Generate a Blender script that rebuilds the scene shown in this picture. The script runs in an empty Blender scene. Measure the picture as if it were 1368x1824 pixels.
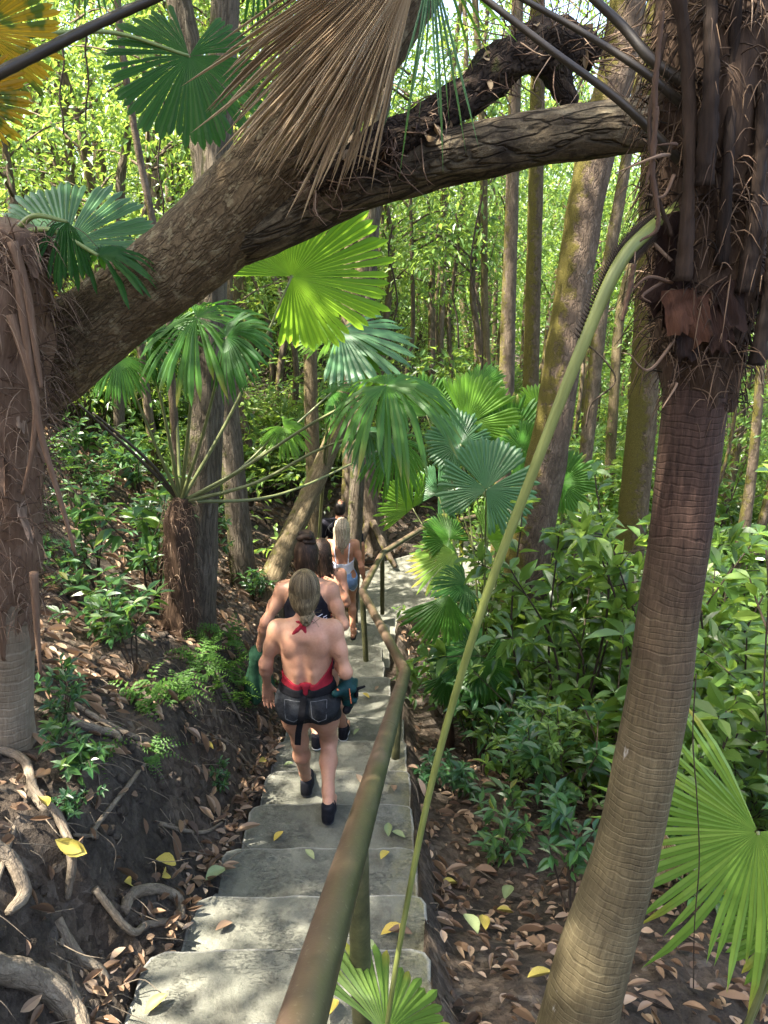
import bpy, math, random
import numpy as np
from mathutils import Vector, Matrix, noise as mnoise
random.seed(7)
scene = bpy.context.scene
COL = scene.collection
PITCH = math.radians(20.0); FPX = 1378.0
CP, SP = math.cos(PITCH), math.sin(PITCH)

def P(px, py, Y):
    """point of the place seen at photo pixel (px, py) and Y metres ahead of the camera"""
    u = (px-684)/FPX; v = -(py-912)/FPX
    d = (u, v*SP+CP, v*CP-SP)
    k = Y/d[1]
    return np.array((d[0]*k, Y, d[2]*k))

def PX(p):
    x, y, z = p
    dep = y*CP - z*SP
    return (684+FPX*x/dep, 912-FPX*(y*SP+z*CP)/dep)

# ------------------------------------------------------------------ objects
def tag(o, label=None, cat=None, group=None, kind=None):
    if label: o['label'] = label
    if cat: o['category'] = cat
    if group: o['group'] = group
    if kind: o['kind'] = kind
    return o

def mesh(name, V, F, mats=(), rnd=None, tc=None, smooth=True, mi=None, uv=None):
    """V (N,3); F list of (M,k) int arrays"""
    V = np.asarray(V, dtype=np.float32).reshape(-1, 3)
    if isinstance(F, np.ndarray): F = [F]
    F = [np.asarray(f, dtype=np.int32) for f in F if len(f)]
    me = bpy.data.meshes.new(name)
    nl = sum(f.size for f in F); nf = sum(len(f) for f in F)
    me.vertices.add(len(V)); me.vertices.foreach_set('co', V.ravel())
    me.loops.add(nl); me.polygons.add(nf)
    me.loops.foreach_set('vertex_index', np.concatenate([f.ravel() for f in F]))
    tot = np.concatenate([np.full(len(f), f.shape[1], np.int32) for f in F])
    st = np.concatenate(([0], np.cumsum(tot)[:-1])).astype(np.int32)
    me.polygons.foreach_set('loop_start', st); me.polygons.foreach_set('loop_total', tot)
    me.polygons.foreach_set('use_smooth', np.full(nf, bool(smooth)))
    if mi is not None: me.polygons.foreach_set('material_index', np.asarray(mi, np.int32))
    if rnd is not None:
        a = me.attributes.new('rnd', 'FLOAT', 'POINT'); a.data.foreach_set('value', np.asarray(rnd, np.float32))
    if tc is not None:
        a = me.attributes.new('tc', 'FLOAT_VECTOR', 'POINT'); a.data.foreach_set('vector', np.asarray(tc, np.float32).ravel())
    if uv is not None:
        a = me.attributes.new('luv', 'FLOAT_VECTOR', 'POINT'); a.data.foreach_set('vector', np.asarray(uv, np.float32).ravel())
    for m in (mats if isinstance(mats, (list, tuple)) else [mats]): me.materials.append(m)
    me.update(calc_edges=True); me.validate()
    return me

class G:
    """collects pieces of geometry for ONE mesh"""
    def __init__(s): s.V=[]; s.F={}; s.R=[]; s.T=[]; s.n=0; s.M={}
    def add(s, V, Fs, rnd=0.5, tc=None, mi=0):
        V = np.asarray(V, float).reshape(-1,3)
        if isinstance(Fs, np.ndarray): Fs=[Fs]
        for f in Fs:
            f = np.asarray(f, int)
            if len(f)==0: continue
            k = f.shape[1]
            s.F.setdefault(k, []).append(f+s.n); s.M.setdefault(k, []).append(np.full(len(f), mi))
        s.V.append(V); s.n += len(V)
        s.R.append(np.broadcast_to(np.asarray(rnd, float), (len(V),)))
        s.T.append(V if tc is None else tc)
        return s
    def build(s, name, mats, base=(0,0,0), smooth=True):
        F = [np.concatenate(s.F[k]) for k in s.F]; M = np.concatenate([np.concatenate(s.M[k]) for k in s.F])
        V = np.concatenate(s.V) - np.asarray(base, float)
        return mesh(name, V, F, mats, np.concatenate(s.R), np.concatenate(s.T), smooth, M)

def obj(name, me, parent=None, loc=(0,0,0)):
    o = bpy.data.objects.new(name, me); COL.objects.link(o); o.location = [float(c) for c in loc]
    if parent is not None: o.parent = parent
    return o

def thing(name, label, cat, base, group=None):
    o = bpy.data.objects.new(name, None); COL.objects.link(o); o.location = [float(c) for c in base]
    o.empty_display_size = .1
    return tag(o, label, cat, group)

def copy_tree(o, parent=None):
    c = o.copy(); COL.objects.link(c)
    if parent is not None: c.parent = parent
    for ch in list(o.children): copy_tree(ch, c)
    return c

# ------------------------------------------------------------------ geometry
def spline(pts, n):
    """catmull-rom through rows of any width -> n rows"""
    p = np.asarray(pts, float); m = len(p)
    if m == 2: return p[0]+(p[1]-p[0])*np.linspace(0,1,n)[:,None]
    q = np.vstack([2*p[0]-p[1], p, 2*p[-1]-p[-2]])
    t = np.linspace(0, m-1-1e-9, n); i = t.astype(int); f = (t-i)[:,None]
    a,b,c,d = q[i],q[i+1],q[i+2],q[i+3]
    return .5*(2*b+(c-a)*f+(2*a-5*b+4*c-d)*f*f+(3*b-a-3*c+d)*f**3)

def norm(a): return a/np.maximum(np.linalg.norm(a, axis=-1, keepdims=True), 1e-9)

def tube(pts, rad, seg=10, n=None, rough=0.0, rscale=3.0, seed=0, cap=True, flat=1.0, twist=None):
    """smooth tube through pts; returns V,F,tc (tc = straightened coordinates, metres)"""
    rad = np.broadcast_to(np.asarray(rad, float), (len(pts),))
    L = np.linalg.norm(np.diff(np.asarray(pts, float),axis=0),axis=1).sum()
    n = n or max(len(pts), min(200, int(L/max(.02, rad.max()*.6))+2))
    q = spline(np.column_stack([pts, rad]), n); c, r = q[:,:3], np.maximum(q[:,3], 1e-4)
    t = norm(np.gradient(c, axis=0))
    up = np.array((0,0,1.)) if abs(t[0][2])<.9 else np.array((1.,0,0))
    N = np.zeros_like(c); N[0] = norm(np.cross(np.cross(t[0],up),t[0]))
    for i in range(1,n):
        v = N[i-1]-t[i]*np.dot(N[i-1],t[i]); N[i] = v/max(np.linalg.norm(v),1e-9)
    B = np.cross(t,N)
    s = np.concatenate(([0],np.cumsum(np.linalg.norm(np.diff(c,axis=0),axis=1))))
    a = np.linspace(0,2*np.pi,seg,endpoint=False)
    R = np.repeat(r[:,None],seg,1)
    tcv = np.stack([np.cos(a)[None]*r[:,None], np.sin(a)[None]*r[:,None], np.repeat(s[:,None],seg,1)],-1)
    if rough:
        rm = r.mean()
        for i in range(n):
            for j in range(seg):
                d = Vector((math.cos(a[j])*rscale, math.sin(a[j])*rscale, s[i]/rm*.5+seed*7.3))
                R[i,j] *= 1+rough*(mnoise.noise(d)+.5*mnoise.noise(d*2.7))
    V = c[:,None]+N[:,None]*(np.cos(a)[None,:,None]*R[...,None])*flat+B[:,None]*(np.sin(a)[None,:,None]*R[...,None])
    i = np.arange(n-1)[:,None]*seg; j = np.arange(seg)[None]; k=(j+1)%seg
    F = np.stack([i+j,i+k,i+seg+k,i+seg+j],-1).reshape(-1,4)
    V = V.reshape(-1,3); tcv = tcv.reshape(-1,3); Fs=[F]
    if cap:
        V = np.vstack([V,c[:1],c[-1:]]); tcv=np.vstack([tcv,[[0,0,s[0]]],[[0,0,s[-1]]]])
        b = n*seg; jj=np.arange(seg); kk=(jj+1)%seg
        Fs.append(np.stack([np.full(seg,b),kk,jj],-1)); Fs.append(np.stack([np.full(seg,b+1),(n-1)*seg+jj,(n-1)*seg+kk],-1))
    return V, Fs, tcv

# leaves: template rows (along, half width share, lift)
def leaf_template(rows, fold=.25, bend=.12):
    """V (k,3) x along 0..1, y across (-1..1), z lift ; F list"""
    V=[]; F4=[]; F3=[]
    mids=[]; Ls=[]; Rs=[]
    for t,w in rows:
        mids.append(len(V)); V.append((t,0,-bend*t*t))
        if w>0:
            Ls.append(len(V)); V.append((t,w,-bend*t*t+fold*w*.5)); Rs.append(len(V)); V.append((t,-w,-bend*t*t+fold*w*.5))
        else: Ls.append(None); Rs.append(None)
    for i in range(len(rows)-1):
        a,b=i,i+1
        for E,flip in ((Ls,0),(Rs,1)):
            f=[mids[a],mids[b]]
            if E[b] is not None: f.append(E[b])
            if E[a] is not None: f.append(E[a])
            if flip: f=f[::-1]
            (F4 if len(f)==4 else F3).append(f)
    return np.array(V,float),[np.array(F3,int).reshape(-1,3),np.array(F4,int).reshape(-1,4)]
LEAF_NEAR = leaf_template([(0,0),(.15,.55),(.4,1),(.68,.75),(1,0)])
LEAF_MID = leaf_template([(0,0),(.4,1),(1,0)])
LEAF_LONG = leaf_template([(0,0),(.3,1),(.65,.8),(1,0)], .3,.3)
LEAF_DRY = leaf_template([(0,0),(.1,.42),(.28,.88),(.48,1),(.7,.78),(.87,.38),(1,0)], .5,-.22)

def leaves(g, pos, dirs, nrm, length, width, tpl, rng, rnd=None, mi=0):
    pos=np.asarray(pos,float); k=len(pos)
    d=norm(np.asarray(dirs,float)); n=np.asarray(nrm,float); b=norm(np.cross(n,d)); n=np.cross(d,b)
    length=np.broadcast_to(np.asarray(length,float),(k,)); width=np.broadcast_to(np.asarray(width,float),(k,))
    T,Fs=tpl
    V=pos[:,None]+d[:,None]*(T[None,:,0:1]*length[:,None,None])+b[:,None]*(T[None,:,1:2]*width[:,None,None]*.5)+n[:,None]*(T[None,:,2:3]*length[:,None,None])
    m=len(T); off=(np.arange(k)*m)[:,None,None]
    r=rng.random(k) if rnd is None else np.broadcast_to(rnd,(k,))
    g.add(V.reshape(-1,3),[(f[None]+off).reshape(-1,f.shape[1]) for f in Fs if len(f)],np.repeat(r,m),tc=np.tile(T,(k,1)),mi=mi)

def fan(g, hub, tip, nrm, spread=300, nseg=38, droop=.25, split=.55, cup=.0, jag=.1, seed=0, fold=.35, broken=0.0, rr=None, hang=0.0, tipbend=0.0):
    """pleated fan leaf: hub point, tip of the middle segment, face normal"""
    rng=np.random.default_rng(seed)
    if split>.44: split=min(split+.12,.86); nseg=int(nseg*1.2)
    hub=np.asarray(hub,float); d=np.asarray(tip,float)-hub; R=np.linalg.norm(d); d=d/R
    n=np.asarray(nrm,float); n=n-d*np.dot(n,d); n=n/np.linalg.norm(n); b=np.cross(n,d)
    sp=math.radians(spread); da=sp/nseg
    rows=np.array([.02,.18,.36,split,split+(1-split)*.33,split+(1-split)*.66,1.0])
    broken=max(broken,.02); tipbend=max(tipbend,.4); hang=max(hang,.10) if split>.7 else hang
    for i in range(nseg):
        if rng.random()<broken: continue
        a0=-sp/2+da*i; am=a0+da/2
        side=abs(am)/math.pi
        L=R*(1-.28*side**1.5)*(1+1.3*jag*(rng.random()-.5))*(1 if rng.random()>.10 else rng.uniform(.6,.85))
        tw=(rng.random()-.5)*.22; dr=droop*(1+.5*(rng.random()-.5)); hb=hang*(.6+.8*rng.random()); tb=tipbend*(rng.random()-.3)
        Vs=[]
        for r in rows:
            if r<=split: w=da*r*.5*1.0
            else:
                q=(r-split)/(1-split); w=da*split*.5*(1+.45*q)*(1-q**2.6)
            aa=am+(tw*max(0,r-split) )
            ctr=np.array([math.cos(aa),math.sin(aa)])*r
            tan=np.array([-math.sin(aa),math.cos(aa)])
            zz=-dr*r*r+cup*r*(1-math.cos(am))-(tb*max(0,r-split)**2*3)
            pl=fold*da*min(r,split)*.5*(1 if r<=split else (1-(r-split)/(1-split))**.5)
            for s,z in ((-1,-pl),(0,pl),(1,-pl)):
                c=ctr+tan*w*s
                p=hub+(d*c[0]+b*c[1]+n*(zz+z))*L
                if hb and r>.35:
                    p=p+np.array((0,0,-1.))*hb*L*(r-.35)**1.6
                Vs.append(p)
        Vs=np.array(Vs); k=len(rows)
        f=[]
        for q in range(k-1):
            for c in (0,1):
                f.append((q*3+c,q*3+c+1,(q+1)*3+c+1,(q+1)*3+c))
        tcv=np.zeros((k*3,3)); tcv[:,0]=np.repeat(rows,3); tcv[:,1]=np.tile((-1,0,1),k); tcv[:,2]=i
        g.add(Vs,np.array(f),(rng.random() if rr is None else rr),tc=tcv)
    return g
SKY_STRENGTH=.15
SUN_STRENGTH=5.0
EXPOSURE=2.8
# ------------------------------------------------------------------ materials
class N:
    def __init__(s,name):
        s.m=bpy.data.materials.new(name); s.m.use_nodes=True; s.t=s.m.node_tree; s.t.nodes.clear()
        s.out=s.t.nodes.new('ShaderNodeOutputMaterial')
    def n(s,typ,props=None,**ins):
        x=s.t.nodes.new('ShaderNode'+typ)
        for k,v in (props or {}).items(): setattr(x,k,v)
        for k,v in ins.items(): s.set(x,k,v)
        return x
    def set(s,x,k,v):
        key=k.replace('_',' ') if not k.startswith('i') or not k[1:].isdigit() else int(k[1:])
        i=x.inputs[key]
        if isinstance(v,bpy.types.NodeSocket): s.t.links.new(v,i)
        elif isinstance(v,bpy.types.Node): s.t.links.new(v.outputs[0],i)
        else:
            if hasattr(i.default_value,'__len__') and len(i.default_value)==4 and len(v)==3: v=(*v,1)
            i.default_value=v
    def attr(s,name): return s.n('Attribute',dict(attribute_name=name))
    def rnd(s): return s.attr('rnd').outputs['Fac']
    def tc(s): return s.attr('tc').outputs['Vector']
    def scale(s,vec,sc): return s.n('Mapping',Vector=vec,Scale=sc)
    def noise(s,vec,scale,detail=4,rough=.6,dist=0):
        return s.n('TexNoise',Vector=vec,Scale=float(scale),Detail=float(detail),Roughness=rough,Distortion=float(dist)).outputs['Fac']
    def ramp(s,fac,stops,interp='LINEAR'):
        x=s.n('ValToRGB',Fac=fac); e=x.color_ramp.elements; x.color_ramp.interpolation=interp
        while len(e)<len(stops): e.new(.5)
        for el,(p,c) in zip(e,stops):
            el.position=p; el.color=(*c,1) if hasattr(c,'__len__') else (c,c,c,1)
        return x.outputs[0]
    def lin(s,x,a,b): return s.n('MapRange',i0=x,i1=float(a),i2=float(b)).outputs[0]
    def mix(s,fac,a,b,mode='MIX'):
        x=s.n('Mix',dict(data_type='RGBA',blend_type=mode)); s.set(x,'i0',fac)
        for k,v in ((6,a),(7,b)):
            if isinstance(v,bpy.types.NodeSocket): s.t.links.new(v,x.inputs[k])
            else: x.inputs[k].default_value=(*v,1)
        return x.outputs[2]
    def math(s,op,a,b=0.0,c=None):
        x=s.n('Math',dict(operation=op)); s.set(x,'i0',a); s.set(x,'i1',b)
        if c is not None: s.set(x,'i2',c)
        return x.outputs[0]
    def bump(s,h,strength=.4,dist=.01,normal=None):
        x=s.n('Bump',Height=h,Strength=float(strength),Distance=float(dist))
        if normal is not None: s.set(x,'Normal',normal)
        return x.outputs[0]
    def bsdf(s,col,rough=.7,spec=.3,normal=None,**kw):
        x=s.n('BsdfPrincipled'); s.set(x,'Base Color',col); s.set(x,'Roughness',rough); s.set(x,'Specular IOR Level',spec)
        if normal is not None: s.set(x,'Normal',normal)
        for k,v in kw.items(): s.set(x,k,v)
        return x.outputs[0]
    def done(s,sh): s.t.links.new(sh,s.out.inputs['Surface']); return s.m

def leaf_mat(name, stops, trans, tfac=.42, rough=.38, spec=.5, pleat=0.0, spots=None, dead=None):
    k=N(name); r=k.rnd(); tcv=k.tc()
    oi=k.n('ObjectInfo').outputs['Random']
    f=k.math('ADD',k.math('MULTIPLY',r,.62),k.math('MULTIPLY',oi,.38))
    col=k.ramp(f,stops)
    sx=k.n('SeparateXYZ',Vector=tcv)
    tr=k.mix(.5,col,trans)
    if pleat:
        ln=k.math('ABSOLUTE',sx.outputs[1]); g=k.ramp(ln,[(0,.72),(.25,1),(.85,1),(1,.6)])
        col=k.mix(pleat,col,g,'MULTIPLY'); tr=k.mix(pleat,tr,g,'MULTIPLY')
    if spots:
        go=k.n('TexCoord').outputs['Object']
        sp=k.ramp(k.noise(go,spots[0],3,.7),[(spots[1],0),(spots[1]+.06,1)])
        col=k.mix(sp,col,spots[2]); tr=k.mix(sp,tr,spots[2])
    if dead:   # tips gone yellow / brown
        dd=k.math('ADD',sx.outputs[0],k.math('MULTIPLY',k.math('SUBTRACT',r,.5),.5))
        f2=k.lin(dd,dead[0],dead[1]); col=k.mix(f2,col,dead[2]); tr=k.mix(f2,tr,dead[2])
    a=k.bsdf(col,rough,spec)
    t=k.n('BsdfTranslucent',Color=tr).outputs[0]
    x=k.n('MixShader',Fac=tfac); k.t.links.new(a,x.inputs[1]); k.t.links.new(t,x.inputs[2])
    return k.done(x.outputs[0])

def bark_mat(name, dark, mid, light, stretch=.3, scale=18, moss=None, crack=.5, bump=.6, pale=None):
    k=N(name); tcv=k.tc(); st=k.scale(tcv,(1,1,stretch)).outputs[0]
    n1=k.noise(st,scale,6,.7,.4); n2=k.noise(tcv,scale*.22,4,.6); n3=k.noise(tcv,scale*4.5,3,.7)
    v=k.n('TexVoronoi',dict(feature='DISTANCE_TO_EDGE'),Vector=k.mix(.14,st,k.n('TexNoise',Vector=st,Scale=float(scale*.8)).outputs['Color']),Scale=float(scale*.9)).outputs[0]
    cr=k.ramp(v,[(0,0),(.16,1)])
    col=k.ramp(n1,[(.25,dark),(.5,mid),(.75,light)])
    col=k.mix(k.ramp(n2,[(.35,0),(.65,.75)]),col,k.mix(.5,mid,dark))
    col=k.mix(k.math('MULTIPLY',k.ramp(n3,[(.35,1),(.6,0)]),.45),col,dark)
    if crack: col=k.mix(k.math('MULTIPLY',k.math('SUBTRACT',1.0,cr),crack),col,tuple(c*.25 for c in dark))
    if pale:
        pm=k.ramp(k.noise(tcv,pale[1],5,.65),[(pale[2],0),(pale[2]+.07,1)]); col=k.mix(k.math('MULTIPLY',pm,.62),col,pale[0])
    rough=.9
    h=k.math('ADD',k.math('MULTIPLY',n1,.7),k.math('MULTIPLY',cr,crack*.7)); h=k.math('ADD',h,k.math('MULTIPLY',n3,.25))
    if moss:
        mc,amount,side=moss
        nx=k.n('SeparateXYZ',Vector=k.n('NewGeometry').outputs['Normal'])
        w=k.math('ADD',k.math('MULTIPLY',nx.outputs[0],-side),k.math('MULTIPLY',k.noise(tcv,scale*.5,5,.7),1.6))
        mk=k.lin(w,1.05-amount,1.3-amount)
        col=k.mix(mk,col,k.ramp(k.noise(tcv,scale*6,3,.7),[(.3,tuple(c*.45 for c in mc)),(.7,mc)]))
        h=k.math('ADD',h,k.math('MULTIPLY',mk,k.math('MULTIPLY',k.noise(tcv,scale*9,2),1.2)))
    return k.done(k.bsdf(col,rough,.15,k.bump(h,bump,.02)))

MAT={}
G1=[(.0,(.018,.05,.012)),(.35,(.035,.095,.018)),(.7,(.06,.14,.024)),(.92,(.11,.19,.03)),(1,(.30,.26,.03))]
MAT['leaf_forest']=leaf_mat('forest leaf',[(0,(.022,.06,.016)),(.3,(.05,.115,.026)),(.65,(.10,.19,.04)),(.9,(.20,.29,.055)),(1,(.40,.36,.05))],(.46,.62,.08),.5,.38,.55)
MAT['leaf_shrub']=leaf_mat('shrub leaf',[(0,(.02,.055,.014)),(.4,(.05,.108,.022)),(.75,(.10,.18,.035)),(.94,(.19,.27,.05)),(1,(.45,.36,.04))],(.46,.64,.08),.44,.27,.65)
MAT['leaf_bank']=leaf_mat('bank sapling leaf',[(0,(.015,.05,.02)),(.4,(.03,.09,.03)),(.8,(.06,.13,.035)),(.93,(.12,.2,.03)),(1,(.30,.20,.04))],(.25,.45,.05),.35,.34,.5)
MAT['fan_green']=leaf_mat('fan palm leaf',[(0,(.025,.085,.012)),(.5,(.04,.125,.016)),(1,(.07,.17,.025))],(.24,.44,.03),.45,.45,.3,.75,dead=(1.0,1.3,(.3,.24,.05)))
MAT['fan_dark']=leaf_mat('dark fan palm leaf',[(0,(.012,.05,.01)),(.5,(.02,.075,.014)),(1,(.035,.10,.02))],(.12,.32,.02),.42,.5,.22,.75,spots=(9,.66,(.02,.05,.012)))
MAT['fan_bright']=leaf_mat('sunlit fan palm leaf',[(0,(.06,.15,.015)),(.5,(.09,.20,.02)),(1,(.13,.26,.03))],(.46,.74,.05),.55,.45,.35,.7)  # lit version of the fan leaf, sun glow put into its colour
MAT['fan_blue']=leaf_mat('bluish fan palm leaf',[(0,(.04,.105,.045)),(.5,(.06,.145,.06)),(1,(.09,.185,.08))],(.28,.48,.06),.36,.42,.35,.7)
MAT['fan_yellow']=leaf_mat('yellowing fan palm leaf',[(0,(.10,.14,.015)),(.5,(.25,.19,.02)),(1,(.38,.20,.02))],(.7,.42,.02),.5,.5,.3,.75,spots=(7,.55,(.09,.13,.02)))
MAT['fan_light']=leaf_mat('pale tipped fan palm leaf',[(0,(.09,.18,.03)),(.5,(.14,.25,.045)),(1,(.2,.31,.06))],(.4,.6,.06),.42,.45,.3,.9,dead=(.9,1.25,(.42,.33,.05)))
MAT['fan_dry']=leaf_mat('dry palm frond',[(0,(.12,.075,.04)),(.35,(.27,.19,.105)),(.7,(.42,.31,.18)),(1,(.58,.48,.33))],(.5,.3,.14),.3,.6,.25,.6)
MAT['litter']=leaf_mat('fallen leaf',[(0,(.035,.024,.016)),(.25,(.10,.062,.038)),(.5,(.20,.13,.08)),(.7,(.33,.235,.15)),(.83,(.44,.33,.235)),(.89,(.46,.2,.07)),(.95,(.52,.42,.07)),(1,(.20,.25,.08))],(.35,.2,.1),.15,.55,.3)
MAT['yellow_leaf']=leaf_mat('yellow fallen leaf',[(0,(.30,.27,.06)),(.5,(.42,.33,.07)),(1,(.5,.36,.05))],(.5,.4,.1),.15,.5,.3,spots=(40,.6,(.14,.09,.03)))
MAT['green_leaf']=leaf_mat('green fallen leaf',[(0,(.10,.16,.06)),(.5,(.2,.24,.11)),(1,(.3,.32,.16))],(.3,.4,.1),.15,.5,.3,spots=(40,.6,(.14,.12,.05)))
MAT['fern']=leaf_mat('fern leaf',[(0,(.03,.085,.014)),(.5,(.055,.13,.02)),(1,(.09,.18,.025))],(.25,.45,.04),.4,.5,.3)

MAT['bark_log']=bark_mat('weathered bark',(.035,.024,.013),(.18,.13,.072),(.35,.27,.16),.30,32,crack=.4,bump=1.0,pale=((.28,.235,.14),21,.56))
MAT['bark_dead']=bark_mat('dead cracked wood',(.020,.015,.010),(.135,.105,.064),(.31,.265,.17),.26,24,crack=.7,bump=1.0,pale=((.018,.014,.011),6,.53))
MAT['bark_fibre']=bark_mat('fibrous rotten wood',(.010,.007,.005),(.045,.03,.02),(.15,.11,.07),.5,30,crack=.6,bump=1.0,moss=((.09,.10,.025),.1,.2))
MAT['bark_grey']=bark_mat('grey furrowed bark',(.055,.042,.028),(.14,.115,.082),(.24,.205,.155),.14,26,crack=.5,bump=.8,moss=((.10,.105,.03),.05,.4))
MAT['bark_moss']=bark_mat('mossy bark',(.05,.035,.024),(.13,.095,.065),(.24,.19,.14),.35,24,moss=((.16,.135,.03),.10,.55),crack=.35,bump=1.0,pale=((.36,.35,.3),6,.68))
MAT['bark_gold']=bark_mat('golden moss bark',(.05,.035,.024),(.12,.09,.055),(.22,.18,.12),.35,24,moss=((.15,.13,.03),.34,.4),crack=.35,bump=1.0)
MAT['bark_tan']=bark_mat('tan bark',(.06,.042,.022),(.18,.14,.08),(.30,.25,.16),.2,34,crack=.4,moss=((.15,.14,.04),.10,.3),bump=.7)
MAT['bark_far']=bark_mat('forest trunk bark',(.05,.036,.025),(.15,.115,.08),(.28,.225,.165),.3,20,moss=((.16,.14,.035),.05,.4),crack=.35,bump=.6)
MAT['root']=bark_mat('root bark',(.08,.062,.045),(.21,.17,.12),(.36,.31,.23),.3,30,crack=.3,moss=((.10,.105,.03),.02,.0),bump=.6)
MAT['twig']=bark_mat('twig',(.03,.022,.015),(.07,.052,.036),(.12,.09,.065),.4,40,crack=.2)

def palm_trunk_mat(name, base, band, lightc, freq=38, dirt=None):
    k=N(name); tcv=k.tc(); sx=k.n('SeparateXYZ',Vector=tcv)
    wob=k.math('MULTIPLY',k.math('SUBTRACT',k.noise(tcv,7,3),.5),.05)
    z=k.math('ADD',sx.outputs[2],wob)
    ph=k.math('FRACT',k.math('ADD',k.math('MULTIPLY',z,freq),k.math('MULTIPLY',k.noise(k.scale(tcv,(0,0,1)).outputs[0],9,2),3.0)))
    ring=k.ramp(ph,[(0,1),(.10,1),(.22,0),(.92,0),(1,1)])
    fib=k.noise(k.scale(tcv,(1,1,.12)).outputs[0],130,4,.7)
    fine=k.noise(tcv,60,4,.7); big=k.noise(tcv,5,4,.6)
    col=k.ramp(fib,[(.3,base),(.7,band)])
    col=k.mix(k.math('MULTIPLY',ring,k.ramp(k.noise(tcv,14,3),[(.4,.0),(.66,.5)])),col,lightc)
    col=k.mix(k.ramp(big,[(.42,0),(.68,.6)]),col,tuple(c*.45 for c in base))
    pt=k.ramp(k.noise(k.scale(tcv,(1,1,.4)).outputs[0],11,5,.7),[(.68,0),(.73,1)]); col=k.mix(k.math('MULTIPLY',pt,.8),col,(.42,.41,.38))
    if dirt:  # reddish brown upper stretch
        f=k.lin(k.math('ADD',sx.outputs[2],k.math('MULTIPLY',k.noise(tcv,8,4),.35)),dirt[0]+.17,dirt[1]+.17); col=k.mix(f,col,k.ramp(fib,[(.3,(.016,.009,.006)),(.7,(.066,.038,.026))]))
    h=k.math('ADD',k.math('MULTIPLY',k.math('MULTIPLY',ring,k.ramp(k.noise(tcv,17,3),[(.35,.15),(.6,1)])),-.5),k.math('ADD',k.math('MULTIPLY',fib,.5),k.math('MULTIPLY',fine,.4)))
    return k.done(k.bsdf(col,.8,.2,k.bump(h,.55,.007)))
MAT['palm_trunk']=palm_trunk_mat('ringed palm trunk',(.066,.051,.026),(.142,.116,.062),(.215,.185,.108),58,dirt=(1.2,1.9))
MAT['palm_pale']=palm_trunk_mat('pale palm trunk',(.15,.115,.075),(.26,.21,.145),(.33,.28,.2),30)
def fibre_mat(name,a,b,c):
    k=N(name); r=k.rnd(); tcv=k.tc()
    f=k.math('ADD',k.math('MULTIPLY',r,.6),k.math('MULTIPLY',k.noise(k.scale(tcv,(1,1,.15)).outputs[0],90,4,.7),.5))
    return k.done(k.bsdf(k.ramp(f,[(.2,a),(.55,b),(.95,c)]),.8,.2,k.bump(k.noise(k.scale(tcv,(1,1,.1)).outputs[0],160,3),.6,.006)))
MAT['fibre']=fibre_mat('palm fibre',(.045,.026,.017),(.13,.08,.05),(.30,.22,.15))
MAT['fibre_dark']=fibre_mat('dark palm fibre',(.006,.004,.003),(.045,.027,.016),(.19,.125,.075))
MAT['fibre_red']=fibre_mat('rusty palm sheath',(.006,.003,.002),(.030,.013,.007),(.085,.035,.017))
def petiole_mat(name,a,b):
    k=N(name); tcv=k.tc(); n=k.noise(k.scale(tcv,(1,1,.08)).outputs[0],120,3)
    return k.done(k.bsdf(k.ramp(k.math('ADD',k.math('MULTIPLY',n,.6),k.math('MULTIPLY',k.noise(tcv,6,3),.4)),[(.3,a),(.7,b)]),.45,.4))
MAT['petiole']=petiole_mat('green leaf stalk',(.09,.13,.03),(.24,.28,.085))
MAT['petiole_long']=petiole_mat('yellow green leaf stalk',(.085,.105,.022),(.20,.225,.065))
MAT['petiole_dark']=petiole_mat('dark leaf stalk',(.010,.008,.005),(.045,.034,.021))
MAT['petiole_mid']=petiole_mat('olive leaf stalk',(.07,.09,.03),(.17,.18,.07))

# ground
k=N('soil and litter'); oc=k.n('TexCoord').outputs['Object']
n1=k.noise(oc,9,7,.7); n2=k.noise(oc,1.6,5,.6); n3=k.noise(oc,70,4,.75)
v=k.n('TexVoronoi',Vector=k.mix(.03,oc,k.n('TexNoise',Vector=oc,Scale=6.0).outputs['Color']),Scale=26.0)
col=k.ramp(n1,[(.3,(.020,.018,.015)),(.55,(.055,.047,.038)),(.75,(.12,.105,.085))])
lit=k.ramp(v.outputs['Color'],[(.0,(.05,.036,.025)),(.4,(.12,.085,.058)),(.75,(.21,.16,.115)),(1,(.28,.235,.185))])
col=k.mix(k.ramp(n2,[(.42,.1),(.62,.6)]),col,lit)
col=k.mix(k.ramp(n3,[(.55,0),(.75,.5)]),col,(.12,.10,.08))
n5=k.noise(oc,26,5,.75)
col=k.mix(k.ramp(n5,[(.32,.45),(.5,0)]),col,(.012,.010,.008))
h=k.math('ADD',k.math('ADD',n1,k.math('MULTIPLY',n5,.8)),k.math('ADD',k.math('MULTIPLY',n3,.35),k.math('MULTIPLY',v.outputs['Distance'],.5)))
MAT['soil']=k.done(k.bsdf(col,.95,.1,k.bump(h,.9,.05)))

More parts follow.
